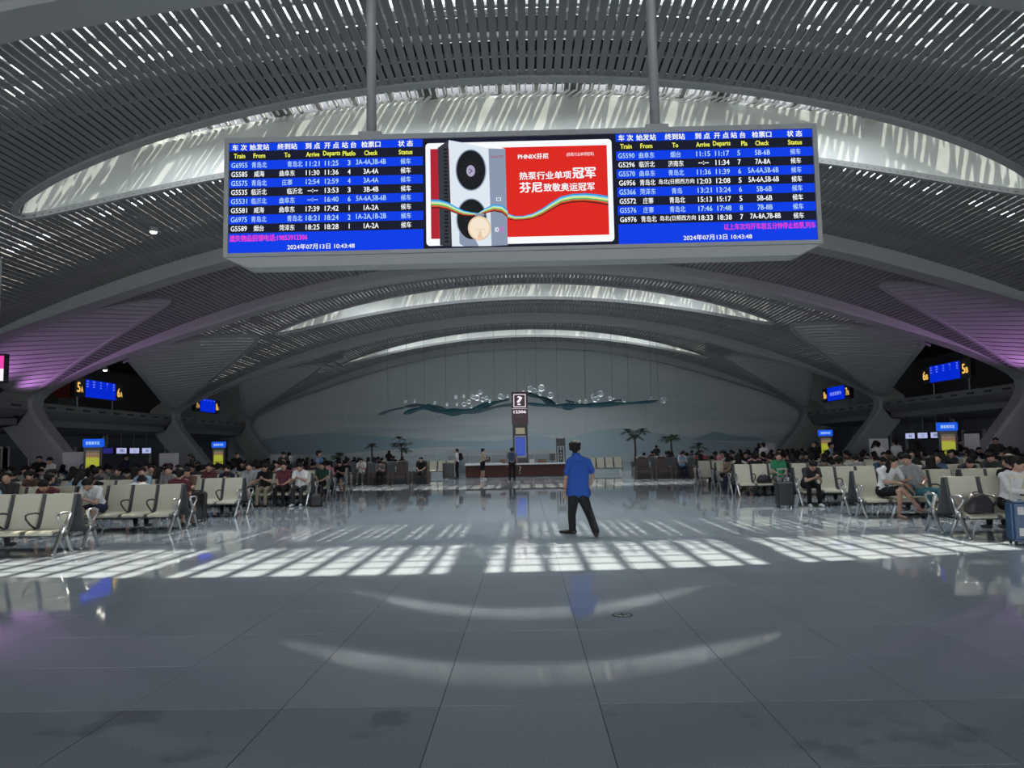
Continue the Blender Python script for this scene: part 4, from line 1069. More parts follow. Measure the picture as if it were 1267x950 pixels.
def head_caps(c, rot, hair='short', s=1.0, bald=False):
    """c: head centre; rot: Matrix turning the face from -Y"""
    c = Vector(c); f = lambda x, y, z: tuple(c + rot @ (Vector((x, y, z)) * s)); C = []
    C += [(f(0, .015, .03), f(0, .035, .035), .088 * s, .085 * s, SKIN), (f(0, -.03, .0), f(0, -.045, -.065), .070 * s, .052 * s, SKIN), (f(-.025, -.03, -.03), f(.025, -.03, -.03), .066 * s, .066 * s, SKIN),
          (f(0, -.098, .0), f(0, -.112, -.028), .011 * s, .016 * s, SKIN), (f(-.018, -.092, -.062), f(.018, -.092, -.062), .009 * s, .009 * s, SKIN)]
    for e in (-1, 1):
        C += [(f(e * .034, -.088, .008), f(e * .035, -.088, .008), .0095 * s, .0095 * s, EYE), (f(e * .086, .01, .012), f(e * .090, .018, -.018), .018 * s, .012 * s, SKIN)]
    C += [(f(0, .02, .055), f(0, .05, .04), .090 * s, .088 * s, HAIR), (f(-.05, .0, .06), f(.05, .0, .06), .060 * s, .060 * s, HAIR), (f(0, -.04, .085), f(0, 0, .09), .045 * s, .05 * s, HAIR),
          (f(-.06, .04, .0), f(.06, .04, .0), .045 * s, .045 * s, HAIR), (f(0, .06, -.02), f(0, .055, -.055), .055 * s, .045 * s, HAIR)]
    for e in (-1, 1): C.append((f(e * .068, .0, .04), f(e * .072, .015, .0), .028 * s, .02 * s, HAIR))
    if hair == 'long':
        C += [(f(0, .07, 0), f(0, .085, -.22), .070 * s, .060 * s, HAIR)]
        for e in (-1, 1): C.append((f(e * .070, .02, .0), f(e * .080, .01, -.22), .035 * s, .03 * s, HAIR))
    if hair == 'bun': C.append((f(0, .12, .05), f(0, .13, .05), .042 * s, .04 * s, HAIR))
    return C
def human(J, hair='short', sleeve=.62, lower='trousers', head_rot=(0, 0, 0), female=False, handL=None, handR=None, curl=.6, belly=0.0):
    """J: joints pel, che, nek, hed, shL, shR, elL, elR, wrL, wrR, hiL, hiR, knL, knR, anL, anR, toL, toR in metres; faces -Y"""
    C = []; V = {k: Vector(v) for k, v in J.items()}
    ax = (V['shR'] - V['shL']).normalized(); hx_ = (V['hiR'] - V['hiL']).normalized()
    wa = V['pel'].lerp(V['che'], .42); f = .92 if female else 1.0
    for o in (-1, 1):
        C += [(V['pel'] + hx_ * o * .062, wa + ax * o * .052, .118, .100 * f + belly, TOP), (wa + ax * o * .052, V['che'] + ax * o * .070, .102 * f + belly, .106 * f, TOP), (V['che'] + ax * o * .070, V['nek'].lerp(V['sh' + 'LR'[o > 0]], .55), .100 * f, .070, TOP)]
        C.append((V['pel'] + hx_ * o * .075 - Vector((0, 0, .05)), V['pel'] + hx_ * o * .07, .118, .112, LOW))
    C.append((V['shL'], V['shR'], .066 * f, .066 * f, TOP)); C.append((V['nek'] - Vector((0, 0, .01)), V['nek'].lerp(V['hed'], .5), .056 * f, .052 * f, SKIN))
    C.append((V['nek'] - Vector((0, 0, .05)), V['nek'] - Vector((0, 0, .02)), .068, .062, TOP))
    for s in 'LR':
        sh, el, wr = V['sh' + s], V['el' + s], V['wr' + s]
        if sleeve >= 1.0:
            C += [(sh, el, .060, .050, TOP), (el, el.lerp(wr, min(1, sleeve - .05)), .050, .038, TOP), (el.lerp(wr, .85), wr, .030, .026, SKIN)]
        else:
            m = sh.lerp(el, sleeve); C += [(sh, m, .062 * f, .060 * f, TOP), (m, el, .042 * f, .039, SKIN), (el, el.lerp(wr, .35), .039, .038 * f, SKIN), (el.lerp(wr, .35), wr, .038 * f, .026, SKIN)]
        hd = (handL if s == 'L' else handR) or ((wr - el).normalized(), (0, -1, 0) if abs((wr - el).normalized().y) < .7 else ((1 if s == 'L' else -1), 0, 0))
        C += hand_caps(wr, hd[0], hd[1], curl, 1.0, hd[2] if len(hd) > 2 else (1 if s == 'L' else -1))
        hi, kn, an, to = V['hi' + s], V['kn' + s], V['an' + s], V['to' + s]
        if lower == 'trousers': C += [(hi, kn, .094, .066, LOW), (kn, kn.lerp(an, .4), .066, .062, LOW), (kn.lerp(an, .4), an + (an - kn).normalized() * -.02, .062, .054, LOW), (an, an, .04, .04, SKIN)]
        elif lower == 'shorts': C += [(hi, hi.lerp(kn, .85), .098, .084, LOW), (hi.lerp(kn, .8), kn, .062, .056, SKIN), (kn, kn.lerp(an, .35), .055, .056, SKIN), (kn.lerp(an, .35), an, .056, .036, SKIN)]
        else: C += [(hi, hi.lerp(kn, .75), .100, .088, LOW), (hi.lerp(kn, .7), kn, .066, .054, SKIN), (kn, kn.lerp(an, .35), .053, .054, SKIN), (kn.lerp(an, .35), an, .054, .033, SKIN)]
        heel = an + (an - to).normalized() * .03; heel.z = min(heel.z, an.z - .035); 
        C += [(heel, to, .042, .033, SHOE), (an - Vector((0, 0, .03)), heel, .042, .042, SHOE), (heel.lerp(to, .5), to + (to - heel).normalized() * .03, .042, .032, SHOE)]
    if lower == 'skirt': C += [(V['hiL'], V['hiR'], .105, .105, LOW), (V['hiL'].lerp(V['knL'], .6), V['hiR'].lerp(V['knR'], .6), .092, .092, LOW)]
    rot = Matrix.Rotation(R(head_rot[2]), 3, 'Z') @ Matrix.Rotation(R(head_rot[0]), 3, 'X') @ Matrix.Rotation(R(head_rot[1]), 3, 'Y')
    C += head_caps(V['hed'], rot, hair); return C
def J(**k): return k
VOX = 0.0145
POSES = {}
SITL = dict(hiL=(-.09, .10, .54), hiR=(.09, .10, .54), knL=(-.12, -.34, .52), knR=(.12, -.34, .52), anL=(-.13, -.36, .085), anR=(.13, -.38, .085), toL=(-.15, -.52, .035), toR=(.15, -.54, .035))
POSES['upright'] = lambda **k: human(J(pel=(0, .10, .60), che=(0, .15, .92), nek=(0, .14, 1.09), hed=(0, .10, 1.22), shL=(-.185, .15, 1.035), shR=(.185, .15, 1.035), elL=(-.205, .05, .76), elR=(.205, .05, .76), wrL=(-.10, -.15, .68), wrR=(.10, -.15, .68), **SITL), head_rot=(14, 0, 8), **k)
POSES['phone'] = lambda **k: human(J(pel=(0, .08, .60), che=(0, .06, .91), nek=(0, .01, 1.07), hed=(0, -.07, 1.18), shL=(-.18, .03, 1.01), shR=(.18, .03, 1.01), elL=(-.20, -.12, .76), elR=(.20, -.12, .76), wrL=(-.06, -.30, .84), wrR=(.06, -.30, .84), **SITL), head_rot=(34, 0, -6), curl=1.1, **k)
POSES['bent'] = lambda **k: human(J(pel=(0, .06, .60), che=(0, -.12, .86), nek=(0, -.27, .98), hed=(0, -.37, 1.04), shL=(-.18, -.22, .93), shR=(.18, -.22, .93), elL=(-.19, -.36, .66), elR=(.19, -.36, .66), wrL=(-.04, -.56, .74), wrR=(.06, -.56, .74), **SITL), head_rot=(48, 0, 10), curl=1.1, **k)
POSES['slouch'] = lambda **k: human(J(pel=(0, .0, .58), che=(0, .14, .86), nek=(0, .20, 1.02), hed=(0, .18, 1.15), shL=(-.185, .18, .97), shR=(.185, .18, .97), elL=(-.21, .04, .74), elR=(.21, .04, .74), wrL=(-.08, -.14, .64), wrR=(.08, -.12, .66), hiL=(-.09, .0, .53), hiR=(.09, .0, .53), knL=(-.16, -.44, .52), knR=(.13, -.44, .50), anL=(-.20, -.70, .085), anR=(.16, -.66, .085), toL=(-.24, -.85, .05), toR=(.20, -.81, .05)), head_rot=(4, 0, -20), **k)
STL = dict(hiL=(-.09, 0, .90), hiR=(.09, 0, .90), knL=(-.10, -.02, .48), knR=(.11, -.01, .48), anL=(-.11, .02, .085), anR=(.13, .03, .085), toL=(-.13, -.13, .035), toR=(.16, -.12, .035))
POSES['standing'] = lambda **k: human(J(pel=(0, 0, .97), che=(0, .02, 1.27), nek=(0, .02, 1.44), hed=(0, -.01, 1.57), shL=(-.185, .02, 1.385), shR=(.185, .02, 1.385), elL=(-.25, .04, 1.10), elR=(.25, .04, 1.10), wrL=(-.25, -.05, .86), wrR=(.25, -.05, .86), **STL), head_rot=(6, 0, 0), **k)
POSES['stand_phone'] = lambda **k: human(J(pel=(0, 0, .97), che=(0, .02, 1.27), nek=(0, .01, 1.44), hed=(0, -.04, 1.56), shL=(-.185, .02, 1.385), shR=(.185, .02, 1.385), elL=(-.25, -.04, 1.10), elR=(.26, -.08, 1.14), wrL=(-.12, -.24, 1.10), wrR=(.08, -.26, 1.30), **STL), head_rot=(24, 0, 6), curl=1.0, **k)
def variant(pose, tag_, **k):
    key = (pose, tag_)
    if key not in PROTO: PROTO[key] = body_mesh('body_' + pose + '_' + tag_, POSES[pose](**k), VOX)
    return PROTO[key]
PROTO = {}
KINDS = {'man': dict(), 'woman': dict(hair='long', female=True), 'shorts': dict(lower='shorts'), 'girl': dict(hair='long', female=True, lower='shorts'), 'sleeves': dict(sleeve=1.9), 'bun': dict(hair='bun', female=True, lower='skirt')}
CLOTH = {'black': (.012, .012, .014), 'charcoal': (.04, .04, .043), 'navy': (.015, .02, .05), 'white': (.62, .62, .62), 'grey': (.18, .18, .185), 'beige': (.40, .35, .27), 'red': (.42, .03, .06), 'pink': (.50, .22, .27), 'green': (.03, .20, .10), 'dark green': (.02, .05, .035), 'brown': (.10, .06, .045), 'light blue': (.25, .36, .48), 'blue': (.03, .08, .30), 'maroon': (.10, .03, .04), 'striped grey': (.28, .29, .30), 'khaki': (.25, .21, .15), 'denim': (.06, .10, .17), 'teal': (.05, .16, .20)}
def cloth(c): return mat('cloth_' + c.replace(' ', '_'), CLOTH[c], .85, 0, .2, noise=.12, nscale=14)
def person(pose, kind, x, y, rz, top, low, label, z=0.0, shoe=None, s=1.0, group=None):
    me = variant(pose, kind, **KINDS[kind])
    o = link('person', me); o.location = (x, y, z); o.rotation_euler = (0, 0, rz); o.scale = (s, s, s)
    for i, m in ((1, cloth(top)), (2, cloth(low)), (3, shoe or M_SHOE)):
        o.material_slots[i].link = 'OBJECT'; o.material_slots[i].material = m
    tag(o, label, 'person', group); return o
# ------------------------------------------------------------------ the man in the blue polo shirt walking away
def walker():
    Y = 14.55; P = lambda x, y, yy=Y: at_y(x, y, yy)
    z660 = 0.0
    shL, shR = P(704.6, 571.0), P(727.2, 571.0); nek = P(712.5, 562.0); hed = P(711.6, 554.0)
    pel = P(715.5, 612, 14.5); che = P(716, 582)
    elL, wrL = P(700.6, 592, 14.62), P(698.4, 607.5, 14.50); elR, wrR = P(733.5, 588, 14.75), P(731, 600, 14.98)
    hiL, hiR = P(709.5, 616, 14.52), P(721.5, 616, 14.48); knL, knR = P(707.5, 636.5, 14.70), P(728.5, 634.5, 14.42)
    anL = P(708.2, 655.0, 14.68); anR = P(737.2, 655.5, 14.02)
    anL.z = .10; anR.z = .13
    toL = Vector((anL.x - .17, anL.y + .12, .035)); toR = Vector((anR.x + .03, anR.y + .17, .035))
    lift = 0.0
    # head turned up and slightly left, seen from behind: face towards +Y
    C = []; V = dict(hiL=hiL, hiR=hiR, knL=knL, knR=knR, anL=anL, anR=anR, toL=toL, toR=toR)
    ax = (shR - shL).normalized()
    S = []      # shirt
    for o in (-1, 1):
        S += [(shL.lerp(shR, .5) + ax * o * .070 + Vector((0, 0, -.05)), che + ax * o * .080, .092, .116, TOP), (che + ax * o * .080, pel + ax * o * .084 + Vector((0, 0, .14)), .116, .118, TOP),
              (pel + ax * o * .084 + Vector((0, 0, .14)), pel + ax * o * (.092 if o < 0 else .105) + Vector((0, 0, .045)), .118, .128, TOP)]
        S.append((nek + ax * o * .03 - Vector((0, 0, .07)), (shL if o < 0 else shR), .066, .064, TOP))
    S += [(pel - ax * .095 + Vector((0, 0, .030)), pel + ax * .115 + Vector((0, 0, .030)), .122, .122, TOP), (che, pel + Vector((0, 0, .10)), .128, .128, TOP), (pel + Vector((0, .0, .10)), pel + Vector((0, 0, .045)), .128, .134, TOP), (shL.lerp(shR, .5) + Vector((0, 0, -.06)), che, .095, .124, TOP)]
    for sh, el in ((shL, elL), (shR, elR)): S.append((sh, sh.lerp(el, .58), .066, .064, TOP)); S.append((sh.lerp(el, .5), sh.lerp(el, .66), .064, .070, TOP))
    C += S
    C += [(nek - Vector((0, 0, .02)), nek.lerp(hed, .6), .062, .058, SKIN), (nek - Vector((0, .01, .035)), nek + Vector((0, 0, -.004)), .070, .062, TOP)]
    for sh, el, wr, sd in ((shL, elL, wrL, 'L'), (shR, elR, wrR, 'R')):
        m = sh.lerp(el, .6); C += [(m, el, .047, .043, SKIN), (el, el.lerp(wr, .35), .043, .043, SKIN), (el.lerp(wr, .35), wr, .043, .028, SKIN)]
        C += hand_caps(wr, (wr - el).normalized() if sd == 'L' else Vector((-.3, .9, .1)), (0, 1, 0) if sd == 'L' else (0, 0, 1), .45, 1.08, 1 if sd == 'L' else -1)
    for o in (-1, 1): C.append((pel + ax * o * .08 - Vector((0, 0, .06)), pel + ax * o * .08 + Vector((0, 0, .03)), .118, .118, LOW))
    for s in 'LR':
        hi, kn, an, to = V['hi' + s], V['kn' + s], V['an' + s], V['to' + s]
        C += [(hi, kn, .108, .080, LOW), (kn, kn.lerp(an, .45), .080, .076, LOW), (kn.lerp(an, .45), an + Vector((0, 0, -.015)), .076, .068, LOW)]
        h = an + (an - to).normalized() * .05; h.z = an.z - .055 if s == 'L' else an.z - .06
        C += [(h, to, .045, .036, SHOE), (an - Vector((0, 0, .04)), h, .045, .042, SHOE), (h.lerp(to, .55), to + (to - h).normalized() * .05, .045, .033, SHOE)]
    rot = Matrix.Rotation(R(180 - 14), 3, 'Z') @ Matrix.Rotation(R(-16), 3, 'X')
    hc = head_caps(hed, rot, 'short', 1.06); C += hc; cr = hed + rot @ Vector((0, .085, .075)); C.append((cr, cr + rot @ Vector((0, -.01, .015)), .043, .041, SKIN))
    me = body_mesh('walking_man', C, .0085, .006)
    o = link('person', me)
    for i, m in ((1, mat('cloth_royal_blue', (.025, .085, .36), .8, 0, .2, noise=.10, nscale=12)), (2, mat('cloth_black_trousers', (.012, .012, .013), .7, 0, .3, noise=.1)), (3, mat('black_leather_shoe', (.012, .012, .012), .25, noise=.1))):
        me.materials[i] = m
    lo = min(v.co.z for v in me.vertices)
    o.location.z = -lo + .001
    tag(o, 'man in blue polo shirt and black trousers walking away across the open floor', 'person')
    wb = MB(); d = (elL - wrL).normalized(); c = wrL + d * .03; u = d.cross(Vector((0, 0, 1)) if abs(d.z) < .9 else Vector((1, 0, 0))).normalized(); w = d.cross(u)
    wb.tube([c + (u * math.cos(2 * math.pi * k / 14) + w * math.sin(2 * math.pi * k / 14)) * .036 for k in range(14)], .008, 6, closed=True); wb.build('wristband', mat('dark_red_band', (.06, .012, .012), .5, noise=.1), o)
    th = Matrix.Rotation(R(180 - 14), 3, 'Z')
    col = MB(); ring = [nek + Vector((.076 * math.cos(2 * math.pi * k / 18), .076 * math.sin(2 * math.pi * k / 18) - .005, .000 - .012 * math.sin(2 * math.pi * k / 18))) for k in range(18)]
    col.tube(ring, .011, 6, closed=True).build('collar', me.materials[1], o, smooth=True)
    return o
walker()

# ------------------------------------------------------------------ the pair on the right, and the woman with the suitcase
def special(name, caps, x, y, rz, top, low, label, shoe=None, z=0.0, vox=.0115):
    me = body_mesh(name, caps, vox, .003); o = link('person', me); o.location = (x, y, z); o.rotation_euler = (0, 0, rz)
    me.materials[1] = cloth(top); me.materials[2] = cloth(low); me.materials[3] = shoe or M_SHOE
    tag(o, label, 'person'); return o
yy = ROWY[1][1]
special('woman_crossed_legs', human(J(pel=(0, .10, .60), che=(.05, .06, .90), nek=(.10, .02, 1.06), hed=(.15, -.05, 1.17), shL=(-.09, .10, 1.00), shR=(.25, -.02, 1.00), elL=(-.06, -.10, .76), elR=(.30, -.16, .76), wrL=(.12, -.26, .74), wrR=(.30, -.34, .80),
    hiL=(-.08, .10, .54), hiR=(.09, .09, .54), knL=(.12, -.34, .56), knR=(.17, -.34, .62), anL=(.05, -.42, .09), anR=(.42, -.52, .22), toL=(.10, -.56, .035), toR=(.54, -.62, .16)),
    hair='long', female=True, lower='skirt', head_rot=(22, 0, 40), curl=1.0, sleeve=.75), 7.72, yy, 0, 'white', 'black', 'long-haired woman in white blouse and black skirt sitting with crossed bare legs', shoe=mat('nude_shoe', (.22, .13, .10), .4, noise=.1))
special('man_grey_polo', human(J(pel=(.02, .02, .60), che=(-.05, .13, .92), nek=(-.10, .12, 1.10), hed=(-.15, .06, 1.22), shL=(-.25, .10, 1.02), shR=(.12, .17, 1.03), elL=(-.30, -.02, .74), elR=(.24, .05, .78), wrL=(-.20, -.18, .58), wrR=(.06, -.16, .70),
    hiL=(-.08, .02, .54), hiR=(.10, .02, .54), knL=(.04, -.40, .53), knR=(.28, -.38, .56), anL=(.02, -.46, .085), anR=(.34, -.50, .10), toL=(0, -.61, .035), toR=(.40, -.64, .05)),
    head_rot=(24, 0, -38), curl=.8, belly=.02), 8.36, yy, 0, 'striped grey', 'teal', 'short-haired man in grey polo and teal trousers leaning towards the long-haired woman')
special('woman_cardigan', human(J(pel=(0, .08, .60), che=(.04, .05, .90), nek=(.08, .0, 1.07), hed=(.12, -.06, 1.19), shL=(-.11, .04, 1.01), shR=(.25, .0, 1.01), elL=(-.14, -.20, .78), elR=(.32, -.16, .76), wrL=(.12, -.42, .74), wrR=(.30, -.40, .74), **SITL),
    hair='short', female=True, head_rot=(26, 0, 30), curl=1.0, sleeve=1.95), 7.15 + 1.62 * SP, 13.1, 0, 'white', 'black', 'dark-haired person in white cardigan reaching for the blue suitcase at the right')

PL = {}
def sit(sx, r, fb, idx, pose, kind, top, low, label, shoe=None):
    x, y = SEATS[(sx, r, fb)][idx]; PL[(sx, r, fb, idx)] = 1
    return person(pose, kind, x, y, 0 if fb == 0 else math.pi, top, low, label, shoe=shoe)
for k in ((1, 1, 0, 0), (1, 1, 0, 1), (1, 1, 0, 2), (1, 0, 0, 0), (1, 0, 0, 1), (1, 0, 0, 2), (-1, 0, 0, 0), (-1, 0, 0, 1), (-1, 0, 0, 2), (-1, 1, 0, 0), (-1, 1, 0, 1), (-1, 1, 0, 2), (-1, 2, 0, 0), (-1, 2, 0, 1), (1, 2, 0, 1), (1, 2, 0, 2), (1, 3, 0, 0), (1, 3, 0, 1), (1, 2, 1, 0), (-1, 2, 1, 0)): PL[k] = 1
sit(-1, 1, 0, 3, 'bent', 'shorts', 'white', 'navy', 'person in white shirt bent far over a phone at the second left row', M_WSHOE).location.x = -9.14
sit(-1, 0, 1, 3, 'phone', 'man', 'light blue', 'charcoal', 'person with black hair and pale shirt seen over the nearest left bench')
sit(-1, 1, 1, 2, 'bent', 'man', 'white', 'black', 'person in white shirt stooping behind the second left bench')
sit(-1, 2, 0, 2, 'phone', 'man', 'brown', 'black', 'person in brown top beside the black suitcase in the third left row')
sit(-1, 2, 0, 3, 'upright', 'sleeves', 'grey', 'black', 'person in grey long sleeves next to brown top, third left row')
sit(-1, 3, 0, 0, 'phone', 'man', 'white', 'charcoal', 'person in white shirt at the aisle end of the fourth left row', M_WSHOE)
sit(-1, 3, 0, 1, 'upright', 'man', 'maroon', 'black', 'person in maroon shirt next to the aisle seat, fourth left row')
sit(-1, 3, 0, 2, 'phone', 'man', 'black', 'khaki', 'person in black shirt and khaki trousers in the fourth left row')
sit(1, 2, 0, 0, 'bent', 'man', 'charcoal', 'black', 'person in dark shirt and white shoes bent over by the grey suitcase', M_WSHOE)
sit(1, 3, 0, 2, 'upright', 'man', 'green', 'grey', 'person in green shirt beside a black bag in the fourth right row')
sit(1, 0, 1, 2, 'upright', 'man', 'black', 'black', 'person in black top behind the nearest right bench')
sit(1, 1, 1, 3, 'slouch', 'woman', 'black', 'black', 'long-haired person in black behind the man in grey polo')
# standing people
person('standing', 'man', -8.05, 30.2, math.radians(100), 'striped grey', 'navy', 'man standing in striped grey top and navy trousers at end of left seats')
v = MB().box(-.19, .19, -.16, .17, 1.16, 1.44).build('blue_vest', mat('vest_blue', (.05, .16, .42), .6, noise=.1)); bevel(v, .05); v.parent = bpy.data.objects[[o.name for o in bpy.data.objects if o.get('label', '').startswith('man standing in striped')][0]]
person('stand_phone', 'man', -16.0, 26.0, math.radians(-30), 'white', 'charcoal', 'person standing in white shirt holding up a phone on the far left', s=.97)
person('standing', 'man', 13.65, 30.4, math.radians(170), 'white', 'black', 'person standing with back turned in white shirt, left of two by notice board', s=.96)
person('standing', 'man', 14.3, 30.35, math.radians(200), 'white', 'charcoal', 'person standing with back turned in white shirt, right of two by notice board', s=1.0)
person('standing', 'man', 11.8, 30.3, math.radians(60), 'light blue', 'black', 'person standing in pale blue shirt near the white-shirted pair', s=.97)
person('standing', 'woman', 15.2, 30.45, math.radians(170), 'black', 'charcoal', 'long-haired person standing in black near the nearer right totem', s=.97)
person('standing', 'man', 15.0, 40.5, math.radians(190), 'black', 'black', 'person standing in black beside the farther right totem')
person('stand_phone', 'shorts', -2.38, 42.9, math.radians(120), 'beige', 'black', 'person in beige top and dark shorts standing at the service counter', M_WSHOE if False else 0.0, M_WSHOE)
pb = person('standing', 'man', -.70, 39.9, math.radians(175), 'grey', 'black', 'person in grey top with a blue backpack walking towards the counter')
pk = person('standing', 'man', -3.95, 44.8, math.radians(-100), 'white', 'black', 'person in white top with a black backpack left of the counter')
def backpack(x, y, z, rz, c, label):
    g = empty('backpack', (x, y, z), rz, label, 'backpack')
    bevel(MB().box(-.15, .15, -.09, .09, 0, .44).build('main_bag', cloth(c), g), .05); bevel(MB().box(-.12, .12, -.14, -.08, .04, .22).build('front_pocket', cloth(c), g), .03)
    for s in (-1, 1): MB().tube([(s * .09, .08, .42), (s * .10, .20, .43), (s * .10, .22, .25), (s * .11, .09, .06)], .014, 6).build('strap', cloth(c), g)
backpack(-.72, 39.72, 1.02, math.radians(-5), 'denim', 'blue-grey backpack on the person walking to the counter')
backpack(-3.75, 44.84, 1.02, math.radians(80), 'black', 'black backpack on the person left of the service counter')
# massage chair sitters
for (sx, i, pose, kind, top, low, lab) in ((-1, 3, 'phone', 'man', 'white', 'grey', 'person in white vest and grey trousers on a brown chair, far left row'), (-1, 2, 'bent', 'man', 'grey', 'black', 'person in grey bent forward on a brown chair, far left row'), (-1, 0, 'slouch', 'woman', 'black', 'charcoal', 'person in black on the brown chair nearest the aisle, left'),
      (-1, 5, 'upright', 'bun', 'charcoal', 'black', 'person in charcoal on a brown chair behind the striped standing man'), (1, 3, 'upright', 'girl', 'red', 'white', 'person in bright red top and white shorts on a brown chair'), (1, 4, 'phone', 'woman', 'pink', 'charcoal', 'person in pink top on a brown chair right of the red top'),
      (1, 2, 'phone', 'man', 'light blue', 'navy', 'person in pale blue shirt on a brown chair left of the red top'), (1, 7, 'upright', 'man', 'brown', 'black', 'person in brown top on a brown chair in far right row')):
    _s, x, y = [m for m in MCPOS if m[0] == sx][i]; person(pose, kind, x, y - .12, 0, top, low, lab, z=.02, shoe=M_WSHOE if top in ('red', 'white') else None)
# the seated crowd
rc = random.Random(11)
TOPS = ['black'] * 6 + ['charcoal'] * 4 + ['navy'] * 3 + ['white'] * 2 + ['grey'] * 3 + ['beige', 'brown', 'maroon', 'dark green', 'denim', 'pink', 'light blue', 'striped grey']
LOWS = ['black'] * 4 + ['charcoal', 'navy', 'denim', 'khaki', 'grey']
VERB = {'upright': 'sitting', 'phone': 'looking down', 'bent': 'bent forward', 'slouch': 'slouching'}
prob = {0: .0, 1: .35, 2: .75, 3: .80, 4: .80, 5: .8}
for (sx, r, fb), lst in sorted(SEATS.items()):
    for i, (x, y) in enumerate(lst):
        if (sx, r, fb, i) in PL: continue
        p = prob[r] * (1.0 if fb else (.9 if r > 1 else .5))
        if r == 0: p = .5 if (fb == 1 and i > 4) else 0
        if rc.random() > p: continue
        pose = rc.choice(['upright', 'phone', 'phone', 'bent', 'slouch', 'upright']); kind = rc.choice(['man', 'man', 'woman', 'shorts', 'girl', 'sleeves'])
        top = rc.choice(TOPS)
        person(pose, kind, x, y, 0 if fb == 0 else math.pi, top, rc.choice(LOWS), 'person in %s %s, %s %s row facing %s, %s seat' % (top, VERB[pose], ORD[r], 'left' if sx < 0 else 'right', 'us' if fb == 0 else 'mural', ORD[i]), s=rc.uniform(.975, 1.0))
# further rows behind the brown chairs
nb = 0
for sx, side in ((-1, 'left'), (1, 'right')):
    for r, y in enumerate((43.2, 47.4, 51.5)):
        for k in range(4):
            x = sx * (8.6 + k * 2.6 + (0 if sx > 0 else .4))
            bench(x, y, math.pi, 4, 'cream bench facing mural in %s far row behind the brown chairs, %s from aisle, %s' % (ORD[r], ORD[k], side))
            for q in range(4):
                if rc.random() < .72:
                    top = rc.choice(TOPS); pose = rc.choice(['upright', 'phone', 'slouch']); xx = x + (q - 1.5) * SP
                    person(pose, rc.choice(['man', 'woman', 'man', 'girl']), xx, y, math.pi, top, rc.choice(LOWS), 'person in %s %s, %s %s row behind brown chairs, %s seat from aisle' % (top, VERB[pose], ORD[r], side, ORD[k * 4 + (q if sx > 0 else 3 - q)]), s=rc.uniform(.975, 1.0))
for i, (x, y, rz, top) in enumerate(((-12.6, 33.8, 40, 'black'), (-15.2, 35.2, -60, 'charcoal'), (-18.6, 29.5, 20, 'black'), (-13.9, 45.5, 160, 'white'), (-17.8, 34.4, 90, 'navy'), (-10.8, 34.6, 10, 'charcoal'), (12.6, 34.2, -30, 'black'), (15.6, 35.0, 70, 'grey'), (18.3, 30.6, -40, 'charcoal'), (13.6, 45.6, 170, 'navy'), (17.4, 36.8, 120, 'white'), (18.7, 33.9, 30, 'black'), (10.6, 34.9, -150, 'white'), (-9.5, 54.0, 170, 'black'), (9.3, 55.5, 190, 'charcoal'))):
    pose = ['standing', 'stand_phone'][i % 2]
    side = 'left' if x < 0 else 'right'
    where = {(-12.6, 33.8): 'behind the sixth left row, nearest the aisle', (-15.2, 35.2): 'mid-row behind the sixth left row', (-18.6, 29.5): 'by the left gates near the nearer totem', (-13.9, 45.5): 'between the far left rows behind brown chairs', (-17.8, 34.4): 'by the left gates beyond nearer totem', (-10.8, 34.6): 'at the aisle end behind left rows',
             (12.6, 34.2): 'behind the sixth right row', (15.6, 35.0): 'behind the right rows near notice board', (18.3, 30.6): 'by the right gates near the nearer totem', (13.6, 45.6): 'between the far right rows behind brown chairs', (17.4, 36.8): 'by the right gates near the notice board', (18.7, 33.9): 'close to the right bent leg of the arch', (10.6, 34.9): 'at the aisle end behind right rows', (-9.5, 54.0): 'by the left palms', (9.3, 55.5): 'by the right palms'}[(x, y)]
    person(pose, ['man', 'woman', 'man', 'girl'][i % 4], x, y, math.radians(rz), top, rc.choice(LOWS), 'person standing in %s %s' % (top, where))

# ------------------------------------------------------------------ luggage
def suitcase(x, y, rz, w, d, h, col, label, handle=0.0, hcol=None, patches=False):
    m = mat('suitcase_' + col[0], col[1], .35, noise=.1); g = empty('suitcase', (x, y, 0), rz, label, 'suitcase')
    bevel(MB().box(-w / 2, w / 2, -d / 2, d / 2, .06, h).build('shell', m, g), .035, 3)
    for k in range(5): bevel(MB().box(-w * .36 + k * w * .18 - .012, -w * .36 + k * w * .18 + .012, -d / 2 - .006, d / 2 + .006, .12, h - .08).build('rib', m, g), .004)
    for a in (-1, 1):
        for b in (-1, 1): MB().tube([(a * w * .38 - .012, b * d * .34, .03), (a * w * .38 + .012, b * d * .34, .03)], .03, 10).build('wheel', M_BLACK, g)
    if handle:
        hm = hcol or M_FRAME
        hb = MB()
        for a in (-1, 1): hb.tube([(a * w * .26, d * .3, h - .02), (a * w * .26, d * .3, h + handle)], .013, 8)
        bevel(hb.box(-w * .26 - .02, w * .26 + .02, d * .3 - .018, d * .3 + .018, h + handle - .01, h + handle + .03).build('pull_handle', hm, g), .004)
    else: MB().tube([(-.08, 0, h), (-.07, 0, h + .035), (.07, 0, h + .035), (.08, 0, h)], .01, 6).build('carry_handle', M_BLACK, g)
    if patches:
        for (px_, pz) in ((-.08, .52), (-.07, .20)): bevel(MB().box(px_ - .045, px_ + .045, -d / 2 - .010, -d / 2 - .004, pz - .06, pz + .06).build('sticker', M_WB, g), .002)
M_CREAMH = mat('cream_handle', (.55, .50, .38), .4, noise=.05)
suitcase(7.62, 12.2, math.radians(-8), .40, .26, .66, ('blue', (.012, .05, .13)), 'blue suitcase with cream pull handle at the right picture edge', .36, M_CREAMH, True)
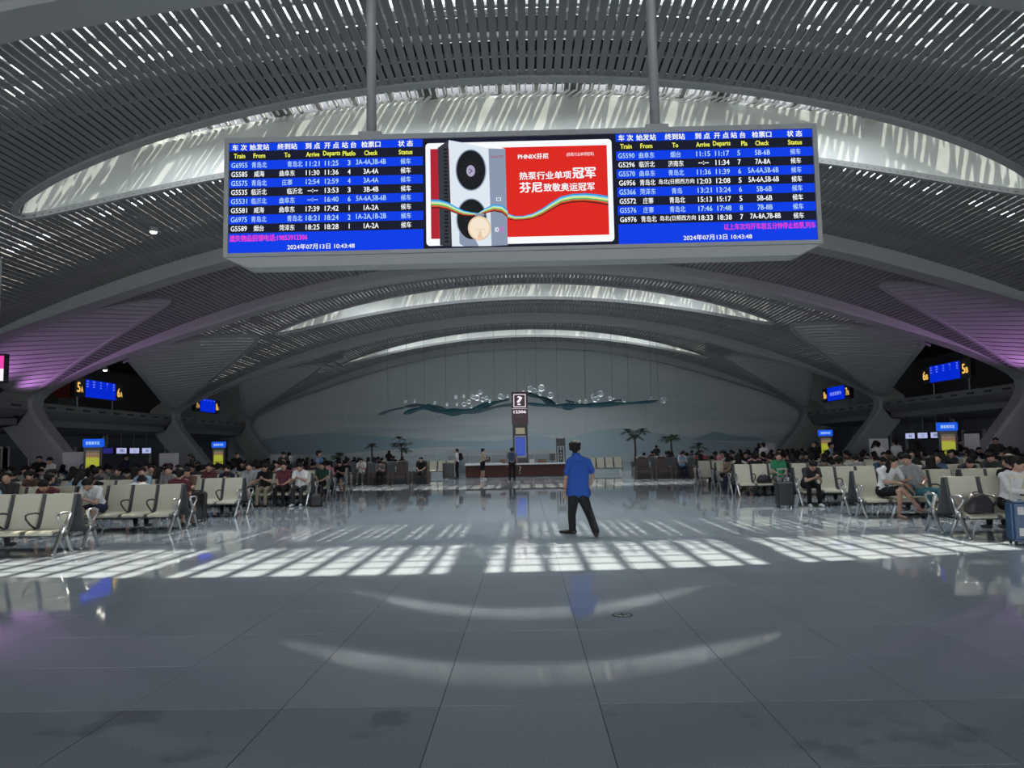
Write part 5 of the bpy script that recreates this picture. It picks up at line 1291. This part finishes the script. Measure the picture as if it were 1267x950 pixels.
suitcase(6.55, 20.0, 0, .42, .28, .66, ('charcoal', (.02, .022, .024)), 'dark grey suitcase at the end of the third right row', .30)
suitcase(-8.05, 18.95, .1, .46, .30, .72, ('black', (.008, .008, .009)), 'black suitcase standing before the third left row', .0)
suitcase(-7.15, 26.4, 0, .38, .26, .52, ('black', (.008, .008, .009)), 'small black suitcase by the fourth left row aisle end')
suitcase(-4.35, 43.7, 0, .62, .34, .92, ('black', (.008, .008, .009)), 'large black suitcase left of the service counter')
suitcase(6.9, 26.6, .2, .40, .26, .60, ('navy', (.01, .015, .04)), 'navy suitcase behind the fourth right row aisle end')
def bag(x, y, z, rz, w, d, h, col, label, nm='handbag'):
    g = empty(nm, (x, y, z), rz, label, 'bag'); m = mat('bag_' + col[0], col[1], .5, noise=.2, nscale=12, bump=.3)
    mb = MB(); rings = []
    for t, sw, sd in ((0, .92, .9), (.08, 1, 1), (.45, .98, .95), (.75, .80, .72), (.93, .62, .42), (1.0, .5, .2)):
        rings.append([(w / 2 * sw * math.copysign(abs(math.cos(a)) ** .6, math.cos(a)), d / 2 * sd * math.copysign(abs(math.sin(a)) ** .6, math.sin(a)), h * t + .01 * math.sin(3 * a + t * 5)) for a in [2 * math.pi * k / 20 for k in range(20)]])
    mb.strip(rings); mb.build('sack', m, g, smooth=True)
    MB().tube([(-w * .22, 0, h * .93), (-w * .16, .01, h * 1.12), (w * .16, .01, h * 1.12), (w * .22, 0, h * .93)], .012, 6).build('handle', m, g, smooth=True)
    MB().box(-w * .3, w * .3, -d * .52, -d * .44, h * .12, h * .45).build('pocket', m, g)
bag(7.15 + .50 * SP, 13.0, .422, .05, .44, .26, .30, ('dark_plum', (.030, .022, .028)), 'dark plum bag on the seat beside the person in white cardigan')
bag(6.6 + 1.5 * SP, 24.52, .422, 0, .44, .28, .22, ('black', (.010, .010, .011)), 'black travel bag lying on the fourth right row seat', 'travel_bag')
bag(-6.35, 23.5, 0, .3, .42, .30, .40, ('black', (.010, .010, .011)), 'black bag on the floor before the fourth left row', 'travel_bag')

# ------------------------------------------------------------------ floor socket cover and ceiling lamps
p = on_floor(770, 761)
g = empty('floor_socket', (p.x, p.y, 0.0005), label='small round metal socket cover set in the granite floor', cat='socket')
MB().lathe([(.10, 0), (.10, .004), (.082, .005), (.082, 0)], 28).build('ring', M_ARM, g); MB().lathe([(.001, .002), (.078, .002), (.078, .004), (.001, .0045)], 24).build('lid', M_ALU, g)
MB().box(-.05, .05, -.012, .012, .0045, .008).box(-.012, .012, -.05, .05, .0045, .008).build('slot', M_BLACK, g)
E_LAMP = screen('downlight', (1.0, 0.95, 0.85), 9.0)
def downlight(x, y, z, label, w=60):
    g = empty('ceiling_lamp', (x, y, z), label=label, cat='lamp')
    MB().lathe([(.11, .0), (.13, 0), (.13, .14), (.11, .14)], 16).build('housing', M_FRAME, g)
    MB().lathe([(.001, -.05), (.07, -.04), (.105, .0), (.105, .05), (.001, .05)], 16).build('lens', E_LAMP, g)
    MB().box(-.012, .012, -.012, .012, .13, .40).build('stem', M_FRAME, g)
q = at_y(190, 280, 23.5); downlight(q.x, 23.5, zc(q.x) - .16, 'small bright lamp in the left ceiling slats')
for (x, y, Y, lab) in ((135, 450, 40.5, 'upper small lamp in the dark gap above the 5A board'), (130, 458, 38.8, 'lower small lamp in the dark gap above the 5A board')):
    q = at_y(x, y, Y); downlight(q.x, Y, min(q.z, 7.6), lab)
for k in range(0):
    pass
